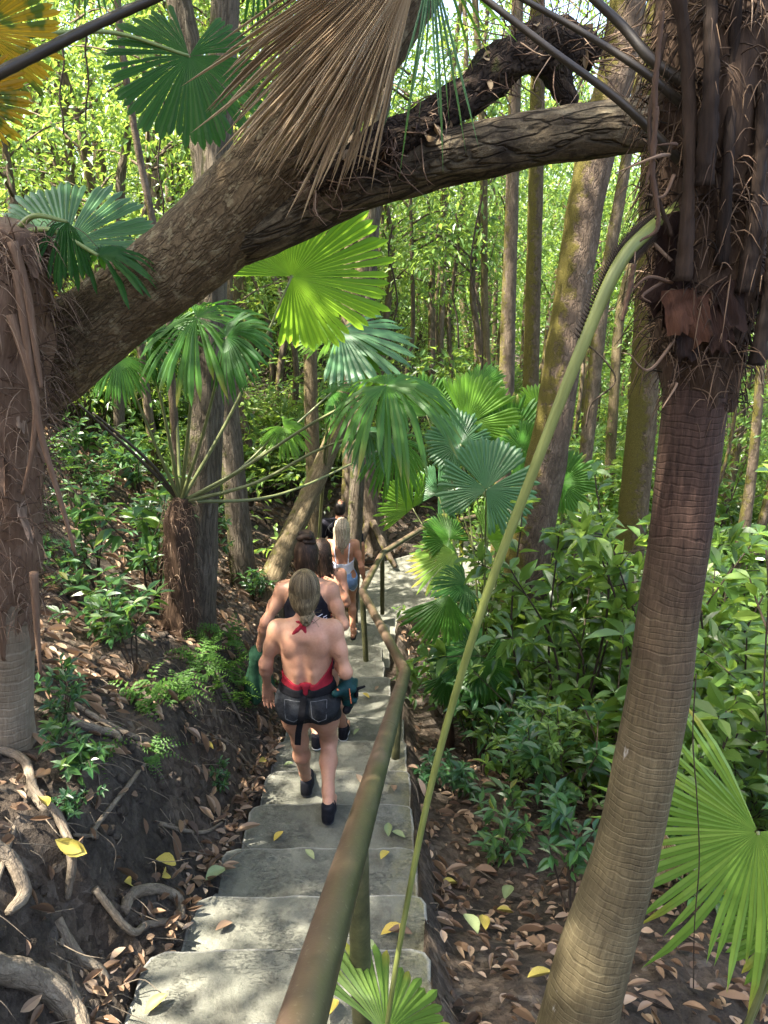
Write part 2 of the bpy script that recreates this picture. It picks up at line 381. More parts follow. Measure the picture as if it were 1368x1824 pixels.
k=N('worn concrete'); oc=k.n('TexCoord').outputs['Object']
n1=k.noise(oc,3,6,.65); n2=k.noise(oc,40,5,.75); n3=k.noise(oc,220,3,.7)
n4=k.noise(k.scale(oc,(1,3,3)).outputs[0],13,6,.7,1.5)
col=k.ramp(n1,[(.3,(.118,.120,.092)),(.55,(.17,.170,.132)),(.75,(.228,.224,.178))])
col=k.mix(k.ramp(n2,[(.4,0),(.75,.6)]),col,(.095,.093,.078))
col=k.mix(k.ramp(n3,[(.62,0),(.74,.7)]),col,(.30,.295,.26))
ln=k.ramp(k.math('ABSOLUTE',k.math('SUBTRACT',n4,.5)),[(0,1),(.012,0)])
msk=k.ramp(k.noise(oc,4,3),[(.5,0),(.6,1)])
crk=k.math('MULTIPLY',ln,msk)
col=k.mix(k.math('MULTIPLY',crk,.75),col,(.06,.058,.05))
sx=k.n('SeparateXYZ',Vector=oc)
sy=k.math('MULTIPLY',sx.outputs[1],.115)
# moss creeping in from the rail side
st_=k.ramp(k.noise(k.scale(oc,(1.4,1,1)).outputs[0],5.5,7,.75),[(.5,0),(.62,.6)]); col=k.mix(st_,col,(.075,.072,.055))
me_=k.math('ADD',sx.outputs[0],k.math('MULTIPLY',k.math('SUBTRACT',k.noise(oc,9,5,.7),.5),.5))
mm=k.ramp(me_,[(.02,0),(.22,.85)]); mm=k.math('MULTIPLY',mm,k.ramp(sy,[(.45,1),(.9,0)])); col=k.mix(mm,col,k.ramp(k.noise(oc,70,4),[(.35,(.10,.095,.04)),(.7,(.23,.215,.11))]))
bl=k.ramp(k.noise(oc,1.3,4,.6),[(.5,0),(.72,.45)]); col=k.mix(bl,col,(.085,.08,.064))
edge_hl=k.attr('rnd').outputs['Fac']; col=k.mix(k.math('MULTIPLY',edge_hl,k.ramp(k.noise(oc,16,4,.7),[(.3,.2),(.6,.75)])),col,(.34,.33,.29))  # highlight along the step nosings painted into the concrete colour
h=k.math('ADD',k.math('MULTIPLY',n2,.7),k.math('SUBTRACT',k.math('MULTIPLY',n3,.25),k.math('MULTIPLY',crk,.6)))
h=k.math('ADD',h,k.math('MULTIPLY',k.noise(oc,12,5,.6),.9))
MAT['concrete']=k.done(k.bsdf(col,.85,.25,k.bump(h,1.0,.018)))

k=N('worn green pipe'); tcv=k.tc(); n1=k.noise(k.scale(tcv,(1,1,.35)).outputs[0],9,5,.65); n2=k.noise(tcv,90,4,.7)
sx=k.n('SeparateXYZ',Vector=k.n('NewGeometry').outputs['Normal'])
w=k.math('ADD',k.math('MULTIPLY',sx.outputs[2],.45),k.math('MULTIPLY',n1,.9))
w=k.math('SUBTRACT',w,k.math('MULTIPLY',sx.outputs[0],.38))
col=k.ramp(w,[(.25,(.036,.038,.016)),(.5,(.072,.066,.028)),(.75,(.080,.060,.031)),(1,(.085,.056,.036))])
col=k.mix(k.ramp(n2,[(.6,0),(.72,.55)]),col,(.25,.22,.15))
col=k.mix(k.ramp(k.noise(tcv,26,5,.7),[(.62,0),(.7,.6)]),col,(.05,.042,.028))
MAT['rail']=k.done(k.bsdf(col,k.ramp(n1,[(.3,.30),(.7,.5)]),.5,k.bump(n2,.15,.003)))
k=N('dark green post'); tcv=k.tc(); n1=k.noise(tcv,22,5,.7)
MAT['post']=k.done(k.bsdf(k.ramp(n1,[(.3,(.035,.036,.017)),(.55,(.075,.076,.032)),(.75,(.12,.105,.05))]),.6,.3,k.bump(k.noise(tcv,90,4),.35,.004)))

def skin_mat(name,a,b,c):
    k=N(name); oc=k.n('TexCoord').outputs['Object']
    n1=k.noise(oc,7,4,.6); n2=k.noise(oc,70,3,.6); n3=k.noise(oc,24,2,.5)
    col=k.mix(k.ramp(n1,[(.35,0),(.68,1)]),a,b); col=k.mix(k.ramp(n2,[(.4,.35),(.6,0)]),col,c)
    col=k.mix(k.ramp(n3,[(.725,0),(.75,.55)]),col,(.20,.09,.06))
    x=k.bsdf(col,.5,.35,k.bump(n2,.08,.002),Subsurface_Weight=.08)
    for nd in k.t.nodes:
        if nd.type=='BSDF_PRINCIPLED': nd.inputs['Subsurface Radius'].default_value=(.012,.005,.003); nd.inputs['Subsurface Scale'].default_value=1.0
    return k.done(x)
MAT['skin']=skin_mat('fair skin',(.40,.215,.13),(.455,.23,.147),(.335,.162,.097))
MAT['skin_tan']=skin_mat('tanned skin',(.38,.185,.107),(.44,.195,.12),(.31,.137,.082))
def hair_mat(name,stops,scale=170,rough=.42):
    k=N(name); tcv=k.tc()
    n=k.noise(k.scale(tcv,(1,1,.06)).outputs[0],scale,3,.6); b=k.noise(tcv,14,3)
    f=k.math('ADD',k.math('MULTIPLY',n,.75),k.math('MULTIPLY',b,.25))
    return k.done(k.bsdf(k.ramp(f,stops),.55,.22,k.bump(n,.5,.006)))
MAT['hair_blond']=hair_mat('dark blond hair',[(.36,(.028,.019,.010)),(.5,(.10,.073,.038)),(.62,(.21,.163,.09)),(.74,(.36,.29,.17))])
MAT['hair_brown']=hair_mat('brown hair',[(.35,(.007,.004,.003)),(.52,(.03,.017,.010)),(.7,(.11,.062,.036))])
MAT['hair_ash']=hair_mat('ash blond hair',[(.32,(.12,.085,.055)),(.48,(.28,.215,.15)),(.62,(.45,.38,.28)),(.75,(.6,.53,.42))])
MAT['hair_black']=hair_mat('black hair',[(.3,(.006,.005,.005)),(.7,(.03,.024,.02))])
def cloth_mat(name,a,b,scale=30,rough=.85,weave=400,bump=.25):
    k=N(name); oc=k.n('TexCoord').outputs['Object']; n=k.noise(oc,scale,5,.65); wv=k.noise(oc,weave,2)
    col=k.ramp(k.math('ADD',k.math('MULTIPLY',n,.8),k.math('MULTIPLY',wv,.2)),[(.35,a),(.65,b)])
    h=k.math('ADD',k.noise(oc,22,3,.5),k.math('MULTIPLY',wv,.25))
    return k.done(k.bsdf(col,rough,.15,k.bump(h,bump,.015)))
MAT['red']=cloth_mat('red cotton',(.20,.012,.022),(.32,.022,.035),14)
MAT['denim_dark']=cloth_mat('faded black denim',(.009,.010,.012),(.038,.041,.044),11,.85,400,.7)
MAT['denim_blue']=cloth_mat('light blue denim',(.11,.19,.36),(.24,.34,.52),16)
MAT['frayed']=cloth_mat('frayed white thread',(.5,.5,.52),(.7,.7,.7),60)
MAT['black']=cloth_mat('black cotton',(.008,.008,.012),(.02,.019,.026),14)
MAT['strap']=cloth_mat('black webbing',(.004,.004,.005),(.011,.011,.013),30)
MAT['teal']=cloth_mat('teal nylon',(.004,.022,.022),(.011,.05,.048),12,.5)
MAT['orange']=cloth_mat('orange webbing',(.55,.13,.05),(.65,.2,.08),30)
MAT['green_cloth']=cloth_mat('dark green cloth',(.008,.028,.014),(.03,.085,.045),9)
MAT['shoe']=cloth_mat('black shoe fabric',(.006,.006,.009),(.016,.017,.021),30)
MAT['sole']=cloth_mat('shoe sole',(.02,.022,.027),(.035,.037,.043),30)
MAT['sole_white']=cloth_mat('white shoe sole',(.5,.5,.5),(.65,.65,.65),30)
MAT['white_cloth']=cloth_mat('white print',(.6,.58,.68),(.75,.73,.8),30)
MAT['nail']=cloth_mat('dark red nail',(.12,.01,.02),(.16,.015,.025),30,.3)
MAT['stitch']=cloth_mat('grey stitch',(.10,.105,.11),(.16,.165,.17),30)
k=N('striped camisole'); oc=k.n('TexCoord').outputs['Object']; sx=k.n('SeparateXYZ',Vector=oc)
at=k.math('ARCTAN2',sx.outputs[0],k.math('ADD',k.math('MULTIPLY',sx.outputs[1],-1.0),.02))
ph=k.math('FRACT',k.math('MULTIPLY',at,9.5))
MAT['striped']=k.done(k.bsdf(k.ramp(ph,[(0,(.82,.80,.84)),(.5,(.82,.80,.84)),(.6,(.30,.30,.42)),(.9,(.30,.30,.42)),(1,(.82,.80,.84))]),.8,.2,k.bump(k.noise(oc,30,3),.2,.01)))
# ------------------------------------------------------------------ camera, sky, sun
cam=bpy.data.cameras.new('camera'); co=bpy.data.objects.new('camera',cam); COL.objects.link(co)
cam.sensor_fit='VERTICAL'; cam.sensor_height=36; cam.lens=FPX/1824*36; cam.clip_end=600; cam.clip_start=.05
co.rotation_euler=(math.pi/2-PITCH,0,0); scene.camera=co
SUN_EL,SUN_AZ=math.radians(62),math.radians(-112)      # azimuth from +Y towards +X
sd=Vector((math.sin(SUN_AZ)*math.cos(SUN_EL),math.cos(SUN_AZ)*math.cos(SUN_EL),math.sin(SUN_EL)))
w=bpy.data.worlds.new('World'); scene.world=w; w.use_nodes=True
wt=w.node_tree; bg=wt.nodes['Background']; sky=wt.nodes.new('ShaderNodeTexSky'); sky.sky_type='NISHITA'; sky.sun_disc=False
sky.sun_elevation=SUN_EL; sky.sun_rotation=SUN_AZ; sky.dust_density=4.0; sky.ozone_density=.4; sky.air_density=.75
wt.links.new(sky.outputs[0],bg.inputs[0]); bg.inputs[1].default_value=SKY_STRENGTH
sl=bpy.data.lights.new('sun','SUN'); so=bpy.data.objects.new('sun',sl); COL.objects.link(so)
sl.energy=SUN_STRENGTH; sl.angle=math.radians(.55); sl.color=(1,.93,.82)
so.rotation_euler=sd.to_track_quat('Z','Y').to_euler(); so.location=(0,0,30)
scene.view_settings.view_transform='Standard'; scene.view_settings.look='None'; scene.view_settings.exposure=EXPOSURE; scene.view_settings.gamma=1
scene.cycles.use_denoising=True
try: scene.cycles.denoiser='OPENIMAGEDENOISE'
except Exception: pass
scene.cycles.max_bounces=7; scene.cycles.diffuse_bounces=4; scene.cycles.glossy_bounces=2; scene.cycles.transmission_bounces=5; scene.cycles.transparent_max_bounces=4
scene.cycles.caustics_reflective=False; scene.cycles.caustics_refractive=False

# ------------------------------------------------------------------ the flight of steps: (far edge Y, level below camera)
STEPS=[(-.45,1.36),(-.02,1.55),(.41,1.73),(.84,1.92),(1.27,2.11),(1.70,2.30),(2.13,2.49),(2.56,2.68),(3.035,2.87),(3.566,3.06),(4.096,3.25),(4.65,3.43),(5.19,3.61),(5.77,3.79),(6.35,3.97),(6.96,4.15),(7.56,4.33)]
LAND=4.90
STEPS+=[(8.42,4.51),(8.95,4.70)]
PY=np.array([-30,-8]+[s[0] for s in STEPS]+[9.4,12,20,45,150]); PH=np.array([-3,-2.0]+[s[1] for s in STEPS]+[4.9,5.0,5.5,6.6,8.])
def S(y): return np.interp(y,PY,PH)
def step_level(y):
    for e,l in STEPS:
        if y<e: return -l
    return -LAND
def sm(t): t=np.clip(t,0,1); return t*t*(3-2*t)
def terr(x,y):
    """ground height, no roughness"""
    x=np.asarray(x,float); y=np.asarray(y,float)
    z=-S(y)-.05
    x0=x
    lxe=np.interp(y,[0,2.12,2.14,2.57,3.04,3.57,4.1,8.4,9],[-.90,-.90,-.82,-.80,-.785,-.775,-.77,-.77,-.82]); l=np.maximum(0,lxe-x)
    far=np.clip((y-14)/20,0,1)
    b=.56*sm(l/.42)+.55*np.clip(l-.25,0,1.2)+.72*np.clip(l-1.45,0,5)*(1-.3*far)+.3*np.clip(l-6.45,0,12)
    r=np.maximum(0,x-.16)
    lx=np.interp(y,[0,7.4,8.8,9.6,10.6,12,14],[.16,.16,.3,.75,1.9,2.2,2.2])
    r=np.maximum(0,x-lx)
    z=z-.16*sm(r/.12)-.10*np.clip(r,0,1.2)-.26*np.clip(r-1.2,0,7)-.08*np.clip(r-8.2,0,14)
    h=sm((2.4-x)/3.0)*np.clip(y-11.3,0,9)*.42*(1-sm((-x-4)/5))
    z=z+np.maximum(b*(1-.55*sm((y-10)/6)),h)
    return z
PATH=[(-.80,8.8),(-.82,9.6),(-.45,10.6),(.0,11.2),(.62,11.6),(1.3,12.0),(2.2,12.6),(2.7,11.8),(1.75,10.65),(1.1,10.1),(.56,9.45),(.12,8.85),(.08,8.8)]
def inside(x,y,poly):
    c=np.zeros(np.shape(x),bool); n=len(poly)
    for i in range(n):
        x1,y1=poly[i]; x2,y2=poly[(i+1)%n]
        t=((y1>y)!=(y2>y))&(x<(x2-x1)*(y-y1)/((y2-y1) if y2!=y1 else 1e-9)+x1)
        c^=t
    return c
def ground_h(x,y):
    x=np.asarray(x,float); y=np.asarray(y,float)
    z=terr(x,y)
    lxe=np.interp(y,[0,2.12,2.14,2.57,3.04,3.57,4.1,8.4,9],[-.90,-.90,-.82,-.80,-.785,-.775,-.77,-.77,-.82]); st=(x>lxe+.02)&(x<.14)&(y<9.0)
    z=np.where(st,z-.22,z); z=np.where(inside(x,y,PATH),z-.3,z)
    f=np.vectorize(lambda a,b: mnoise.noise(Vector((a*1.1,b*1.1,3)))*.14+mnoise.noise(Vector((a*4,b*4,9)))*.045+mnoise.noise(Vector((a*11,b*11,1)))*.022)
    l=np.clip(-.82-x,0,1)/.4; r=np.clip(x-.2,0,1)/.3
    return z+f(x,y)*np.clip(np.maximum(l,r),.12,1)
def gz(x,y): return float(ground_h(np.array([x]),np.array([y]))[0])

def axis(lo,hi,step,near,far,g=1.13):
    a=list(np.arange(near[0],near[1]+1e-6,step)); d=step
    while a[-1]<hi: d*=g; a.append(a[-1]+d)
    d=step
    while a[0]>lo: d*=g; a.insert(0,a[0]-d)
    return np.array(a)
gx=axis(-130,130,.045,(-2.8,2.2),None); gy=axis(-40,170,.06,(.6,9.6),None)
XX,YY=np.meshgrid(gx,gy); ZZ=ground_h(XX.ravel(),YY.ravel()).reshape(XX.shape)
# clods on the cut face of the bank
cl=np.clip(1-np.abs((-1.02-XX)/.32),0,1)*((YY>1)&(YY<9))
f=np.vectorize(lambda a,b,c: abs(mnoise.noise(Vector((a*9,b*9,c*9))))*.12+abs(mnoise.noise(Vector((a*22,b*22,c*20))))*.06)
ZZ=ZZ+cl*(f(XX,YY,ZZ)-.03)
nr,nc=XX.shape; i=np.arange(nr-1)[:,None]*nc; j=np.arange(nc-1)[None]
Fq=np.stack([i+j,i+j+1,i+nc+j+1,i+nc+j],-1).reshape(-1,4)
ground=obj('ground',mesh('ground',np.stack([XX,YY,ZZ],-1),Fq,MAT['soil'])); tag(ground,kind='structure')

# ------------------------------------------------------------------ concrete steps
def slab_mesh(name,poly,top,thick,round_=.02,seed=0,step=.045):
    """poly = outline (ccw), worn edge; grid-free: rings shrunk from the outline"""
    pts=[]; p=np.array(poly,float); n=len(p)
    for a in range(n):
        q=p[a]; r=p[(a+1)%n]; m=max(1,int(np.linalg.norm(r-q)/step))
        for t in range(m): pts.append(q+(r-q)*t/m)
    pts=np.array(pts); n=len(pts); c=pts.mean(0)
    rings=[(1.0,-thick,0),(1.0,-.05,0),(1.0,-round_,0),(1.0,-round_*.3,-round_*.35),(1.0,0,-round_)]
    V=[]; 
    tg=np.roll(pts,-1,0)-np.roll(pts,1,0); nr=norm(np.stack([tg[:,1],-tg[:,0]],-1))
    for s,dz,inn in rings:
        for q,nn in zip(pts,nr):
            w=mnoise.noise(Vector((q[0]*7,q[1]*7,seed+dz*6)))*.010+mnoise.noise(Vector((q[0]*25,q[1]*25,seed+dz*15)))*.006
            if dz<-.01: w+=mnoise.noise(Vector((q[0]*9,q[1]*9,dz*12+seed)))*.012
            qq=q+nn*(inn+w); z=top+dz+mnoise.noise(Vector((q[0]*6,q[1]*6,seed+3)))*.008*(dz>-.04)
            V.append((*qq,z))
    K=9
    for k_ in range(1,K+1):
        s=1-k_/K
        for q,nn in zip(pts,nr):
            s=(.985,.95,.88,.76,.62,.46,.3,.15,.0)[k_-1]; qq=c+(q-nn*round_-c)*s if k_<K else c+(q-c)*.02
            V.append((*qq,top+mnoise.noise(Vector((qq[0]*6,qq[1]*6,seed+3)))*.008+mnoise.noise(Vector((qq[0]*2,qq[1]*2,seed)))*.008*(1-s)))
    R=len(rings)+K; i=np.arange(R-1)[:,None]*n; j=np.arange(n)[None]; kk=(j+1)%n
    F=np.stack([i+j,i+kk,i+n+kk,i+n+j],-1).reshape(-1,4)
    last=np.arange((R-1)*n,R*n)[None]
    rn=np.zeros(len(V)); rn[3*n:5*n]=1; rn[2*n:3*n]=.35; rn[5*n:6*n]=.0  # edge rings mark where the nosing highlight is painted
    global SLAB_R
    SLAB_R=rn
    return np.array(V),[F,last]
LEFT={6:-.875,7:-.80,8:-.785,9:-.765,10:-.755}
stair=obj('path',None); 
bpy.data.objects.remove(stair)
root=None
prev=-1.0
for n_,(e,l) in enumerate(STEPS):
    xl=LEFT.get(n_,-.76+.0*n_)+random.uniform(-.012,.012); xr=.172+random.uniform(-.015,.015)
    if n_>=12: xr=np.interp(e,[5,7,7.6,8.4,9],[.172,.0,-.02,.06,.15])
    y0=prev-.16
    cr=.07
    poly=[(xl,y0),(xr,y0),(xr,e-cr*.6),(xr-.02,e-.012),(xr-cr,e+.0),((xl+xr)/2,e+random.uniform(-.012,.012)),(xl+cr,e-.004),(xl+.02,e-.03),(xl+.002,e-cr)]
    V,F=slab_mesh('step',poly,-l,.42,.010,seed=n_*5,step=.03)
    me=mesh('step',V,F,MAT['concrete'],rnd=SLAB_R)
    if root is None:
        root=obj('path',me); tag(root,kind='structure')
    else: obj('step',me,root)
    prev=e
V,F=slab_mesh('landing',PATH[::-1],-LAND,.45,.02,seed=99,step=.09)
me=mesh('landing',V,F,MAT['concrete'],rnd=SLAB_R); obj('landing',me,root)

# ------------------------------------------------------------------ handrail
HA=P(722,1197,4.4); H0=P(537,1824,.81); HB=P(645,1053,6.94); HC=P(681,985,8.8); HD=P(748,944,9.6)
d0=(H0-HA); Hs=H0+d0/np.linalg.norm(d0)*1.2
HE=HD+np.array((1.1,.75,-.02))
rail=thing('handrail','worn green pipe handrail on thin posts beside the concrete steps','handrail',(HA[0],HA[1],-3.3))
rb=np.array((HA[0],HA[1],-3.3))
def rail_seg(pts,r=.037):
    g=G(); V,F,t=tube(pts,r,20,n=len(pts)); g.add(V,F,tc=t); return g
def bend(pts,k=.07):
    out=[pts[0]]
    for a,b,c in zip(pts[:-2],pts[1:-1],pts[2:]):
        u=norm(a-b); v=norm(c-b)
        for t in (k,k*.5): out.append(b+u*t)
        out.append(b+(u+v)*k*.16)
        for t in (k*.5,k): out.append(b+v*t)
    out.append(pts[-1]); return out
def densify(pts,step=.12):
    o=[]
    for a,b in zip(pts[:-1],pts[1:]):
        m=max(1,int(np.linalg.norm(b-a)/step))
        for t in range(m): o.append(a+(b-a)*t/m)
    o.append(pts[-1]); return np.array(o)
def polytube(pts,r,seg=20):
    n=len(pts); V,F,t=tube(pts,r,seg,n=n); return V,F,t
pl=densify(bend([Hs,HA,HB,HC,HD,HE]))
# spline with the same number of rows = the points themselves
g=G(); V,F,t=polytube(pl,.0365); g.add(V,F,tc=t); obj('rail',g.build('rail',[MAT['rail']],rb),rail)
# welded joints: raised rings
for a,b,f in ((HA,Hs,.36),(HB,HA,.12),(HB,HA,.33),(HB,HC,.35),(HB,HC,.55),(HB,HC,.75)):
    q=a+(b-a)*f; u=norm(b-a); g=G(); V,F,t=tube([q-u*.010,q-u*.004,q+u*.004,q+u*.010],[.0366,.0380,.0380,.0366],18,n=4,cap=False); g.add(V,F,tc=t); obj('weld_ring',g.build('weld_ring',[MAT['rail']],rb),rail)
def post(top,foot,r=.029):
    g=G(); V,F,t=tube([foot,(np.array(foot)+top)/2,top],r,16,n=8); g.add(V,F,tc=t)
    o=obj('post',g.build('post',[MAT['post']],rb),rail)
def on(a,b,f): return a+(b-a)*f
t1=P(636,1480,1.595); f1=np.array((P(646,1824,1.595)[0],1.6,-2.32)); post(t1,f1)
t2=on(HA,HB,.07); post(t2,np.array((P(704,1360,4.45)[0],4.45,-3.46)))
post(HB,P(654,1200,6.94)+np.array((0,0,-.12)),.028); post(HC+np.array((0,0,-.0)),P(681,1086,8.8)+np.array((0,0,-.06)),.028)
post(on(HD,HE,.55),on(HD,HE,.55)+np.array((0,0,-1.0)),.028)
post(on(Hs,HA,.06),on(Hs,HA,.06)+np.array((0,0,-1.0)))
# ------------------------------------------------------------------ people: one continuous surface each, from blended tapered volumes
def seg_(a,b,r1,r2,k=.03): return ('c',np.array(a,float),np.array(b,float),r1,r2,k)
def ell(c,r,k=.03,rot=None): return ('e',np.array(c,float),np.array(r,float),rot,0,k)
def cut(p): return ('-',)+p
def prim_d(p,X,Y,Z):
    if p[0]=='c':
        _,a,b,r1,r2,_k=p; ba=b-a; L=ba@ba
        h=np.clip(((X-a[0])*ba[0]+(Y-a[1])*ba[1]+(Z-a[2])*ba[2])/L,0,1)
        return np.sqrt((X-a[0]-h*ba[0])**2+(Y-a[1]-h*ba[1])**2+(Z-a[2]-h*ba[2])**2)-(r1+(r2-r1)*h)
    _,c,r,rot,_z,_k=p
    x,y,z=X-c[0],Y-c[1],Z-c[2]
    if rot is not None:
        x,y,z=(rot[0][0]*x+rot[0][1]*y+rot[0][2]*z, rot[1][0]*x+rot[1][1]*y+rot[1][2]*z, rot[2][0]*x+rot[2][1]*y+rot[2][2]*z)
    k0=np.sqrt((x/r[0])**2+(y/r[1])**2+(z/r[2])**2); k1=np.sqrt((x/r[0]**2)**2+(y/r[1]**2)**2+(z/r[2]**2)**2)
    return k0*(k0-1)/np.maximum(k1,1e-6)
def bounds(p):
    if p[0]=='c': _,a,b,r1,r2,_k=p; r=max(r1,r2); return np.minimum(a,b)-r,np.maximum(a,b)+r
    r=max(p[2]); return p[1]-(r if p[3] is not None else p[2]),p[1]+(r if p[3] is not None else p[2])
class Field:
    def __init__(s,prims,h,pad=.05):
        lo=np.min([bounds(p[1:] if p[0]=='-' else p)[0] for p in prims],0)-pad; hi=np.max([bounds(p[1:] if p[0]=='-' else p)[1] for p in prims],0)+pad
        s.h=h; s.lo=lo; s.n=np.ceil((hi-lo)/h).astype(int)+1
        s.ax=[lo[i]+h*np.arange(s.n[i]) for i in range(3)]
        s.f=np.full(s.n,.2)
        for p in prims: s.union(p)
    def union(s,p):
        neg=p[0]=='-'
        if neg: p=p[1:]
        k=p[5]; lo,hi=bounds(p); m=k+.06
        a=np.maximum(0,np.floor((lo-m-s.lo)/s.h).astype(int)); b=np.minimum(s.n,np.ceil((hi+m-s.lo)/s.h).astype(int)+1)
        if (b<=a).any(): return
        sl=tuple(slice(a[i],b[i]) for i in range(3))
        X,Y,Z=np.meshgrid(*[s.ax[i][sl[i]] for i in range(3)],indexing='ij',sparse=True)
        d=prim_d(p,X,Y,Z)+0*X*Y*Z; o=s.f[sl]
        if neg:
            d=-d; hh=np.maximum(k-np.abs(o-d),0)/k; s.f[sl]=np.maximum(o,d)+hh*hh*k*.25
        else:
            hh=np.maximum(k-np.abs(o-d),0)/k; s.f[sl]=np.minimum(o,d)-hh*hh*k*.25
    def grid(s): return np.meshgrid(*s.ax,indexing='ij',sparse=True)
def surface_nets(f,lo,h):
    s=f<0; nx,ny,nz=f.shape
    c=np.zeros((nx-1,ny-1,nz-1),np.uint8)
    acc=np.zeros((nx-1,ny-1,nz-1,3)); cnt=np.zeros((nx-1,ny-1,nz-1))
    sl=lambda o,n:slice(o,n-1+o)
    for ax in range(3):
        o1,o2=[a for a in range(3) if a!=ax]
        for p in (0,1):
            for q in (0,1):
                st=[0,0,0]; st[o1]=p; st[o2]=q; en=list(st); en[ax]=1
                A=f[sl(st[0],nx),sl(st[1],ny),sl(st[2],nz)]; B=f[sl(en[0],nx),sl(en[1],ny),sl(en[2],nz)]
                m=(A<0)!=(B<0); t=np.where(m,A/np.where(m,A-B,1),0)
                cnt+=m
                acc[...,ax]+=np.where(m,t,0); acc[...,o1]+=m*p; acc[...,o2]+=m*q
    act=cnt>0; idx=np.full(act.shape,-1); idx[act]=np.arange(act.sum())
    ijk=np.argwhere(act); V=lo+h*(ijk+acc[act]/cnt[act][:,None])
    Q=[]
    for ax in range(3):
        o1,o2=[a for a in range(3) if a!=ax]
        A=np.take(s,range(0,s.shape[ax]-1),ax); B=np.take(s,range(1,s.shape[ax]),ax)
        for flip in (0,1):
            m=(A&~B) if not flip else (~A&B)
            e=np.argwhere(m)
            if not len(e): continue
            e=e[(e[:,o1]>0)&(e[:,o2]>0)&(e[:,o1]<f.shape[o1]-1)&(e[:,o2]<f.shape[o2]-1)]
            def at(d1,d2):
                x=e.copy(); x[:,o1]-=d1; x[:,o2]-=d2; return idx[x[:,0],x[:,1],x[:,2]]
            q=np.stack([at(1,1),at(0,1),at(0,0),at(1,0)],-1)
            if (ax==1)^flip: q=q[:,::-1]
            Q.append(q)
    Q=np.concatenate(Q); Q=Q[(Q>=0).all(1)]
    return V,Q
def net_mesh(name,fld,f,mat,tcf=None):
    V,Q=surface_nets(f,fld.lo,fld.h)
    # relax a little
    for _ in range(2):
        a=np.zeros_like(V); c=np.zeros(len(V))
        for i,j in ((0,1),(1,2),(2,3),(3,0)):
            np.add.at(a,Q[:,i],V[Q[:,j]]); np.add.at(a,Q[:,j],V[Q[:,i]]); np.add.at(c,Q[:,i],1); np.add.at(c,Q[:,j],1)
        V=V*.5+.5*a/np.maximum(c,1)[:,None]
    return mesh(name,V,Q,mat,rnd=np.full(len(V),.5),tc=(V if tcf is None else tcf(V)))
def T_(v): return np.asarray(v,float)

def hand(wr,dirn,palm_n,side,curl=.5,s=1.0,thumb=1):
    """prims of a hand: wrist point, direction of the fingers, palm normal (out of the palm), side=+1 thumb towards +cross"""
    d=norm(T_(dirn)); n=T_(palm_n); n=norm(n-d*(n@d)); b=np.cross(d,n)*side     # b points to the thumb side
    o=[]
    for q in (-.026,-.009,.009,.026):
        o.append(seg_(wr+b*q*.6*s,wr+d*.078*s+b*q*s,.015*s,.012*s,.012))
    for q,L in ((-.030,.055),(-.010,.068),(.010,.073),(.030,.066)):
        p=wr+d*.080*s+b*q*s; c=0.15
        for k_,(f_,r0,r1) in enumerate(((.42,.0092,.0086),(.32,.0086,.0078),(.26,.0078,.0066))):
            a=c; v=d*math.cos(a)+n*math.sin(a); e=p+v*L*f_*s*1.15
            o.append(seg_(p,e,r0*s,r1*s,.004)); p=e; c+=curl
    p=wr+d*.02*s+b*.026*s; v=norm(d*.6+b*.65+n*.35)
    e=p+v*.042*s; o.append(seg_(p,e,.014*s,.011*s,.014)); v2=norm(d*.85+b*.2+n*.4); e2=e+v2*.03*s; o.append(seg_(e,e2,.0105*s,.009*s,.006)); o.append(seg_(e2,e2+norm(v2+n*.3)*.024*s,.009*s,.007*s,.005))
    return o
def foot(ank,heading,s=1.0,pitch=0.0):
    """shoe-like foot prims: ankle point (about 8 cm up), heading unit vector"""
    d=T_(heading); up=np.array((0,0,1.)); f=norm(d*math.cos(pitch)-up*math.sin(pitch)); u=norm(up*math.cos(pitch)+d*math.sin(pitch))
    a=T_(ank)
    return [seg_(a-f*.035*s-u*.048*s,a+f*.06*s-u*.050*s,.030*s,.032*s,.02),seg_(a+f*.05*s-u*.046*s,a+f*.15*s-u*.055*s,.034*s,.027*s,.02),seg_(a+u*.01,a+f*.05*s-u*.03*s,.032*s,.034*s,.02)]

